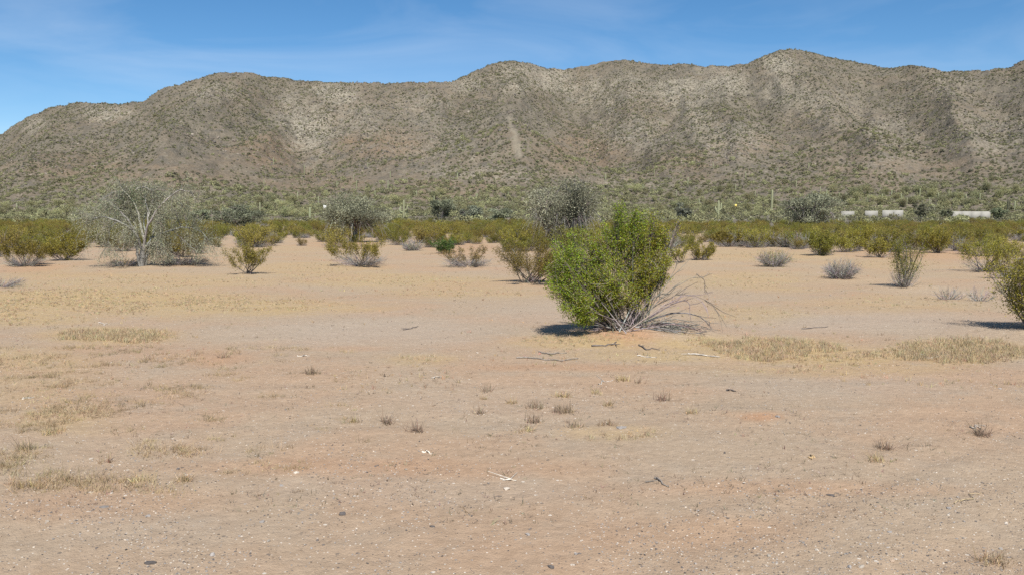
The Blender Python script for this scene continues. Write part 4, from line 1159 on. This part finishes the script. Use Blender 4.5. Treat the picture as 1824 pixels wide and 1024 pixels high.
def tree(px, yb, yt, x0, x1, seed, label, D=None, cols=IRON, nclump=26, leaves=5200, leaf=None, trunks=3, dark=None, droop=False, name="ironwood_tree", bare=0, tcol=(.20, .18, .16), base=.25, group=None):
    rng = np.random.default_rng(seed)
    X, Y = hit(px, yb) if D is None else at_depth(px, D)
    Z = gz(X, Y); H = z_at(yt, Y) - Z; W = (x1 - x0) / F * Y
    off = ((x0 + x1) / 2 - px) / F * Y
    pix = Y / 842
    leaf = leaf or max(.03, pix * .78); leaves = int(leaves * 2.2)
    e = empty(name, (X, Y, Z), label, "tree", group)
    T, Lf = MB(), MB()
    nclump = int(nclump * 1.5); cen = []
    while len(cen) < nclump:
        p = rng.uniform(-1, 1, 3)
        if p[0] ** 2 + p[1] ** 2 + p[2] ** 2 < 1 and np.linalg.norm(p) > .35: cen.append(p)
    cen = np.array(cen); az_ = np.arctan2(cen[:, 2], cen[:, 0])
    cen = cen * (.66 + .52 * vnoise(az_ * 1.6 + seed, az_ * 0 + seed * 1.7, 55))[:, None] * np.array([W * .42, W * .38, H * (1 - base) * .43]) + np.array([off, 0, H * (base + (1 - base) * .52)])
    stems = [np.array([rng.normal() * .10 * H, rng.normal() * .10 * H, -.05]) * (.35 if trunks > 1 else 0) for _ in range(trunks)]
    forks = [s + np.array([off * .3 + rng.normal() * .08 * W, rng.normal() * .08 * W, H * rng.uniform(.22, .34)]) for s in stems]
    for s, f in zip(stems, forks): limb(T, [s, (s + f) / 2 + rng.normal(size=3) * .02 * H, f], .034 * H, .022 * H, rng, 7, tcol, 7, .004 * H)
    nl = leaves // nclump
    for c in cen:
        i = int(np.argmin([np.linalg.norm(c - f) for f in forks]))
        f = forks[i]
        Q = limb(T, [f, (f + c) / 2 + np.array([0, 0, .06 * H]) + rng.normal(size=3) * .03 * H, c], .016 * H, max(.004, .3 * pix), rng, 4, jit(rng, tcol, 1, .2)[0], 7, .008 * H)
        R = np.array([W, W, H * .8]) * rng.uniform(.09, .16)
        tone = rng.uniform(.5, 1.45)
        m = int(nl * rng.uniform(.6, 1.4))
        P = c + rng.normal(size=(m, 3)) * R * .50
        if droop: P[:, 2] -= np.abs(rng.normal(size=m)) * .05 * H
        P[:, 2] = np.maximum(P[:, 2], .05 * H * rng.uniform(.3, 2.4, m))
        w = rng.uniform(0, 1, (m, 1))
        C = (np.asarray(cols[0]) * (1 - w) + np.asarray(cols[1]) * w) * tone * (1 + rng.normal(size=(m, 1)) * .22)
        Lf.leaves(P, leaf * rng.uniform(.6, 1.3, m), rng, .5, np.clip(C, .015, .6))
        for j in range(2):
            q = c + rng.normal(size=3) * R * 1.1 - np.array([0, 0, (.06 * H if droop else 0)])
            T.tube(np.array([Q[4], (Q[4] + q) / 2 + rng.normal(size=3) * .02 * H, q]), [max(.006, .14 * pix)] * 2 + [max(.003, .09 * pix)], 3, jit(rng, tcol, 1, .2)[0])
    obj("trunk", T.mesh("trunk"), M_BARK, e); obj("crown", Lf.mesh("crown"), M_GREY, e)
    if bare:
        Bt = MB()
        for k in range(bare):
            a = cen[rng.integers(0, nclump)] * np.array([1, 1, .7]); q = a * np.array([1.25, 1.25, 1]) + np.array([0, 0, -rng.uniform(.1, .35) * H]) + rng.normal(size=3) * .06 * H
            q[2] = max(q[2], .1)
            Bt.tube(bez(a, (a + q) / 2 + np.array([0, 0, .06 * H]), q, 5), np.linspace(.14, .07, 5) * pix, 3, jit(rng, (.27, .25, .225), 1, .2)[0])
        obj("bare_twigs", Bt.mesh("bare_twigs"), M_BARK, e)
    if dark:
        Dk = MB()
        for a, b, rx, ry, m in dark:
            a_, b_, c_ = ray(a, b); yy = Y - .1
            yy = Y - W * .36; c = np.array([yy * a_ / b_ - X, -W * .36, EYE + yy * c_ / b_ - Z])
            k = Y / F
            Dk.leaves(c + rng.normal(size=(m, 3)) * np.array([rx * k, .25, ry * k]) * .62, leaf * 1.15, rng, .4, jit(rng, (.045, .047, .034), m, .3))
        obj("mistletoe", Dk.mesh("mistletoe"), M_GREY, e)
    return e

tree(628, 432, 337, 562, 698, 51, "wide grey-green ironwood with a pale grey underside rising from the creosote thicket", nclump=34, leaves=7500, bare=120, cols=((.21, .225, .145), (.295, .30, .205)), base=.12)
tree(1012, 442, 317, 928, 1088, 52, "tall shaggy grey tree with a dark mistletoe heart behind the big green bush", nclump=64, leaves=11500, bare=420, droop=True, cols=((.185, .19, .125), (.31, .30, .215)), base=.10,
     dark=[(1026, 345, 15, 18, 520), (1030, 368, 13, 16, 620), (1016, 385, 12, 14, 460), (1024, 402, 10, 12, 260), (1034, 428, 8, 10, 120)])
tree(430, 414, 362, 372, 470, 53, "dark grey-green ironwood pair with a leaning pale trunk left of the ironwood", nclump=26, leaves=4200, cols=((.14, .16, .105), (.19, .20, .13)), trunks=3, base=.1)
tree(1440, 408, 346, 1378, 1508, 54, "broad dusty-green ironwood with a dark leaning trunk left of the white walls", nclump=34, leaves=6000, cols=((.19, .20, .13), (.265, .265, .18)), base=.12, bare=50,
     dark=[(1416, 390, 9, 10, 240), (1432, 372, 8, 7, 120)])
tree(786, 396, 351, 760, 810, 55, "round grey-green tree right of the tall armed saguaro", D=170, nclump=20, leaves=2400, cols=((.15, .17, .11), (.20, .21, .135)), base=.08)
tree(838, 398, 366, 812, 868, 56, "low blue-grey tree left of the shaggy grey tree", D=165, nclump=16, leaves=1700, cols=((.19, .205, .145), (.25, .26, .185)), base=.05)
tree(892, 398, 368, 866, 920, 57, "dusty low tree next to the shaggy grey tree's left edge", D=165, nclump=16, leaves=1700, cols=((.19, .205, .13), (.25, .26, .17)), base=.05)
tree(1216, 392, 360, 1198, 1238, 58, "small blue-grey tree left of the right-hand armed saguaro", D=185, nclump=12, leaves=1300, cols=((.19, .20, .15), (.25, .255, .19)), base=.05)
tree(1640, 393, 361, 1622, 1664, 59, "grey-green tree in the gap between the short and the long white wall", D=200, nclump=14, leaves=1500, base=.05)
tree(1684, 393, 371, 1672, 1698, 60, "small dark round tree at the left end of the long white wall", D=200, nclump=10, leaves=900, cols=((.14, .16, .09), (.18, .19, .12)), base=.05)
tree(1775, 395, 369, 1758, 1792, 61, "dark round tree at the right end of the long white wall", D=195, nclump=12, leaves=1100, cols=((.13, .15, .08), (.17, .185, .11)), base=.05)
tree(355, 402, 372, 330, 384, 62, "dusty low tree seen between the bare tree and the ironwood pair", D=150, nclump=14, leaves=1500, cols=((.18, .19, .115), (.24, .25, .15)), base=.05)

# palo verdes along the foot of the slope
pvv = []
for k in range(5):
    r2 = np.random.default_rng(800 + k); T, Lf = MB(), MB()
    for j in range(9):
        c = np.array([r2.normal() * .62, r2.normal() * .6, r2.uniform(.9, 2.1)])
        limb(T, [np.array([r2.normal() * .06, r2.normal() * .06, -.05]), c * np.array([.4, .4, .5]), c], .06, .02, r2, 4, (.16, .17, .08), 5, .02)
        m = 260; Lf.leaves(c + r2.normal(size=(m, 3)) * np.array([.42, .42, .32]), .085 * r2.uniform(.6, 1.2, m), r2, .5, jit(r2, PV[k % 2], m, .2) * r2.uniform(.8, 1.2))
    Lf.V[0][:, 2] = np.maximum(Lf.V[0][:, 2], .05)
    a, b = T.mesh("palo_verde_trunk"), Lf.mesh("palo_verde_crown"); a.materials.append(M_BARK); b.materials.append(M_SCRUB); pvv.append((a, b))
PVREG = [(-30, 150, 366, 392, 16, "yellow-green palo verde at the slope foot above the thicket near the picture edge", "palo verdes at the left edge"),
         (290, 470, 362, 388, 12, "yellow-green palo verde at the slope foot behind the bare tree's right limb", "palo verdes behind the bare tree"),
         (470, 575, 360, 392, 12, "yellow-green palo verde round the pale clearing left of the ironwood", "palo verdes by the clearing"),
         (690, 930, 345, 385, 12, "pale green palo verde on the slope foot beyond the tall armed saguaro", "palo verdes beyond the saguaro"),
         (1090, 1380, 338, 384, 22, "yellow-green palo verde on the slope between the big bush and the broad ironwood", "palo verdes right of the big bush"),
         (1470, 1640, 340, 374, 22, "yellow-green palo verde in the band above the short white wall pieces", "palo verdes above the short wall"),
         (1640, 1850, 340, 372, 22, "yellow-green palo verde in the band above the long white wall", "palo verdes above the long wall")]
rng = np.random.default_rng(66)
for a, b, y0, y1, cnt, lab, grp in PVREG:
    for k in range(cnt):
        px, py = rng.uniform(a, b), rng.uniform(y0, y1)
        X, Y = hit(px, py, 140); v = pvv[rng.integers(0, 5)]; s = rng.uniform(.75, 1.35) * (1.0 if Y < 300 else 1.15)
        thing_from("palo_verde_tree", [("trunk", v[0], None), ("crown", v[1], None)], (X, Y, gz(X, Y)), lab, "tree", grp, rng.uniform(0, 6.28), (s * 1.1, s * 1.1, s))

# ------------------------------------------------------------------ saguaros
def rib_tube(P, R, col, rng):
    B = MB(); sides = 16
    P = np.asarray(P, float)
    B.tube(P, R, sides, col)
    V = B.V[0]; K = len(P)
    for i in range(K):
        seg = V[i * sides:(i + 1) * sides]; c = P[i]
        seg[::2] = c + (seg[::2] - c) * 0.80
    C = np.tile(np.asarray(col, float), (len(V), 1)); 
    for i in range(K): C[i * sides:(i + 1) * sides:2] *= .72
    B.C[0] = C
    return B

def saguaro(px, yb, yt, seed, label, arms=0, D=None, group="saguaros on the slope foot", dark=False, r=None):
    rng = np.random.default_rng(seed)
    X, Y = hit(px, yb, 140) if D is None else at_depth(px, D)
    Z = gz(X, Y); H = max(2.0, z_at(yt, Y) - Z)
    r = r or max(.20, min(.36, H * .055))
    col = (.085, .085, .055) if dark else (.31, .32, .19)
    e = empty("saguaro", (X, Y, Z), label, "cactus", group)
    zz = np.array([-.1, .05, .3, .55, .75, .9, .97, 1.0]) * H
    rr = np.array([.80, .85, .95, 1, .98, .85, .55, .08]) * r
    P = np.zeros((8, 3)); P[:, 2] = zz; P[:, 0] = np.sin(np.linspace(0, 2, 8)) * .02 * H
    obj("stem", rib_tube(P, rr, col, rng).mesh("stem", True), M_CACT, e)
    for k in range(arms):
        az = [0.1, 3.2, .9, 3.8, 2.2][k % 5] + rng.normal() * .25
        h0 = H * rng.uniform(.30, .5); top = h0 + H * rng.uniform(.18, .42); w = r * rng.uniform(2.4, 3.6)
        d = np.array([math.cos(az), math.sin(az), 0])
        A = np.array([d * 0 + [0, 0, h0], d * w * .6 + [0, 0, h0 + .02 * H], d * w * .95 + [0, 0, h0 + .06 * H], d * w + [0, 0, h0 + .12 * H], d * w + [0, 0, top - .06 * H], d * w + [0, 0, top - .015 * H], d * w + [0, 0, top]])
        obj("arm", rib_tube(A, np.array([.5, .6, .66, .68, .66, .45, .06]) * r, col, rng).mesh("arm", True), M_CACT, e)
    return e
saguaro(719, 394, 356, 901, "tallest many-armed saguaro, standing just right of the wide ironwood", 5)
saguaro(1279, 391, 357, 902, "many-armed saguaro standing between the big green bush and the broad ironwood", 5)
saguaro(1374, 378, 338, 903, "tall single-stemmed saguaro touching the left edge of the broad ironwood", 0)
saguaro(463, 388, 360, 904, "single saguaro pole behind the ironwood pair's right edge", 0)
saguaro(552, 393, 369, 905, "short stout saguaro pole left of the wide ironwood", 0)
saguaro(773, 368, 349, 906, "pale twin-stemmed saguaro rising over the round grey-green tree", 1)
saguaro(1078, 322, 309, 907, "saguaro pole on the slope above and right of the shaggy grey tree", 1)
saguaro(1794, 382, 355, 908, "dark saguaro standing right of the long white wall", 1, dark=True)
saguaro(1513, 358, 348, 909, "short dark burnt saguaro stump above the short white wall", 0, dark=True)
saguaro(226, 305, 295, 910, "small dark post-like saguaro high behind the bare tree's top", 0, dark=True)
saguaro(735, 154, 144, 911, "lone saguaro standing on the skyline between the two main summits", 1, D=805)
saguaro(1356, 124, 117, 912, "small saguaro on the skyline left of the highest summit", 0, D=800)
saguaro(1278 - 250, 384, 372, 913, "small pale saguaro behind the shaggy tree's right shoulder", 0)
OTH = [(1472, 358, 338), (1494, 360, 344), (1506, 357, 342), (1571, 357, 346), (1605, 361, 345), (1615, 366, 352), (1671, 358, 344), (1638, 354, 336), (1461, 343, 333), (1807, 375, 358), (1588, 349, 338), (1545, 362, 349), (1655, 366, 352), (1720, 362, 346), (1745, 358, 345), (1690, 352, 340)]
for i, (px, yb, yt) in enumerate(OTH):
    saguaro(px, yb, yt, 920 + i, "pole-like saguaro in the band of palo verdes above the white walls", int(i % 4 == 0), group="saguaros above the walls")
OTH = [(542, 312, 294), (560, 314, 301), (567, 366, 350), (530, 356, 343), (635, 338, 322), (691, 337, 322), (695, 318, 305), (487, 294, 281), (630, 322, 313), (600, 335, 322), (655, 300, 290), (742, 350, 340), (470, 330, 320), (848, 356, 344), (905, 352, 342), (668, 352, 340), (815, 318, 308)]
for i, (px, yb, yt) in enumerate(OTH):
    saguaro(px, yb, yt, 950 + i, "pole-like saguaro on the slope above the wide ironwood and armed saguaro", int(i % 4 == 1), group="saguaros above the ironwood")
OTH = [(114, 378, 364), (127, 379, 367), (86, 388, 378), (161, 366, 354), (30, 372, 362), (300, 352, 342), (340, 366, 355)]
for i, (px, yb, yt) in enumerate(OTH):
    saguaro(px, yb, yt, 980 + i, "pole-like saguaro at the slope foot behind or left of the bare tree", int(i % 3 == 0), group="saguaros by the bare tree")
OTH = [(1165, 315, 302), (1225, 330, 316), (1145, 340, 328), (1328, 318, 306), (1418, 334, 322), (1385, 308, 298), (1270, 300, 290), (1205, 352, 340), (1345, 352, 340), (1110, 300, 290), (1440, 300, 291), (1310, 340, 328), (1245, 366, 354)]
for i, (px, yb, yt) in enumerate(OTH):
    saguaro(px, yb, yt, 990 + i, "pole-like saguaro on the slope between the shaggy tree and the broad ironwood", int(i % 4 == 2), group="saguaros above the right armed saguaro")

# ------------------------------------------------------------------ white concrete walls and small markers at the slope foot
def conc_mat():
    return stone_mat("white_concrete", (.34, .325, .29), (.25, .24, .21), 1.2, .05)
M_CONC = conc_mat()
def box(B, x0, x1, y0, y1, z0, z1, col=(.6, .58, .54)):
    V = np.array([(x, y, z) for x in (x0, x1) for y in (y0, y1) for z in (z0, z1)])
    B.add(V, [(0, 1, 3, 2), (4, 6, 7, 5), (0, 4, 5, 1), (2, 3, 7, 6), (0, 2, 6, 4), (1, 5, 7, 3)], col)
def wall(x0, x1, yt, yb, D, label):
    Xa, _ = at_depth(x0, D); Xb, _ = at_depth(x1, D)
    zt, zb = z_at(yt, D), z_at(yb, D)
    e = empty("concrete_wall", ((Xa + Xb) / 2, D, zb), label, "wall", "white walls at the slope foot"); e["kind"] = "thing"
    w = Xb - Xa; n = max(1, round(w / 2.4)); s = w / n
    for k in range(n):
        B = MB(); box(B, -w / 2 + k * s + .015, -w / 2 + (k + 1) * s - .015, -.10, .10, -1.2, zt - zb + .02 * math.sin(k * 2.1))
        obj("panel", B.mesh("panel"), M_CONC, e)
    B = MB(); box(B, -w / 2, w / 2, -.07, .07, -1.2, zt - zb - .12); obj("core", B.mesh("core"), M_CONC, e)
wall(1694, 1763, 377.0, 385.5, 222, "long low white concrete wall between the small dark tree and the edge saguaro")
wall(1571, 1608, 375.0, 383.0, 222, "short white concrete wall, brightest of the left pieces")
wall(1540, 1563, 376.0, 382.0, 224, "short white wall piece left of the brightest short wall")
wall(1498, 1521, 376.5, 382.5, 226, "leftmost white wall piece, beside the broad ironwood")
def marker(px, py, s, D, col, label, name):
    X, _ = at_depth(px, D); Z = z_at(py, D); g = gz(X, D)
    m = stone_mat(name + "_paint", col, tuple(c * .9 for c in col), 3, .0)
    e = empty(name, (X, D, g), label, "sign")
    B = MB(); box(B, -s / 2, s / 2, -.01, .01, Z - g - s * .6, Z - g + s * .6); obj("board", B.mesh("board"), m, e)
    B = MB(); B.tube(np.array([[0, .05, -.2], [0, .05, (Z - g) * .5], [0, .05, Z - g + s * .4]]), .012, 6, (.10, .09, .08)); obj("post", B.mesh("post"), M_BARK, e)
marker(579, 369, .22, 64, (.85, .85, .84), "small bright white board beside the wide ironwood", "marker_board")  # plain white board on a thin dark post
marker(1310, 366.5, .55, 240, (.80, .60, .16), "tiny yellow marker on the slope right of the armed saguaro", "marker_post")
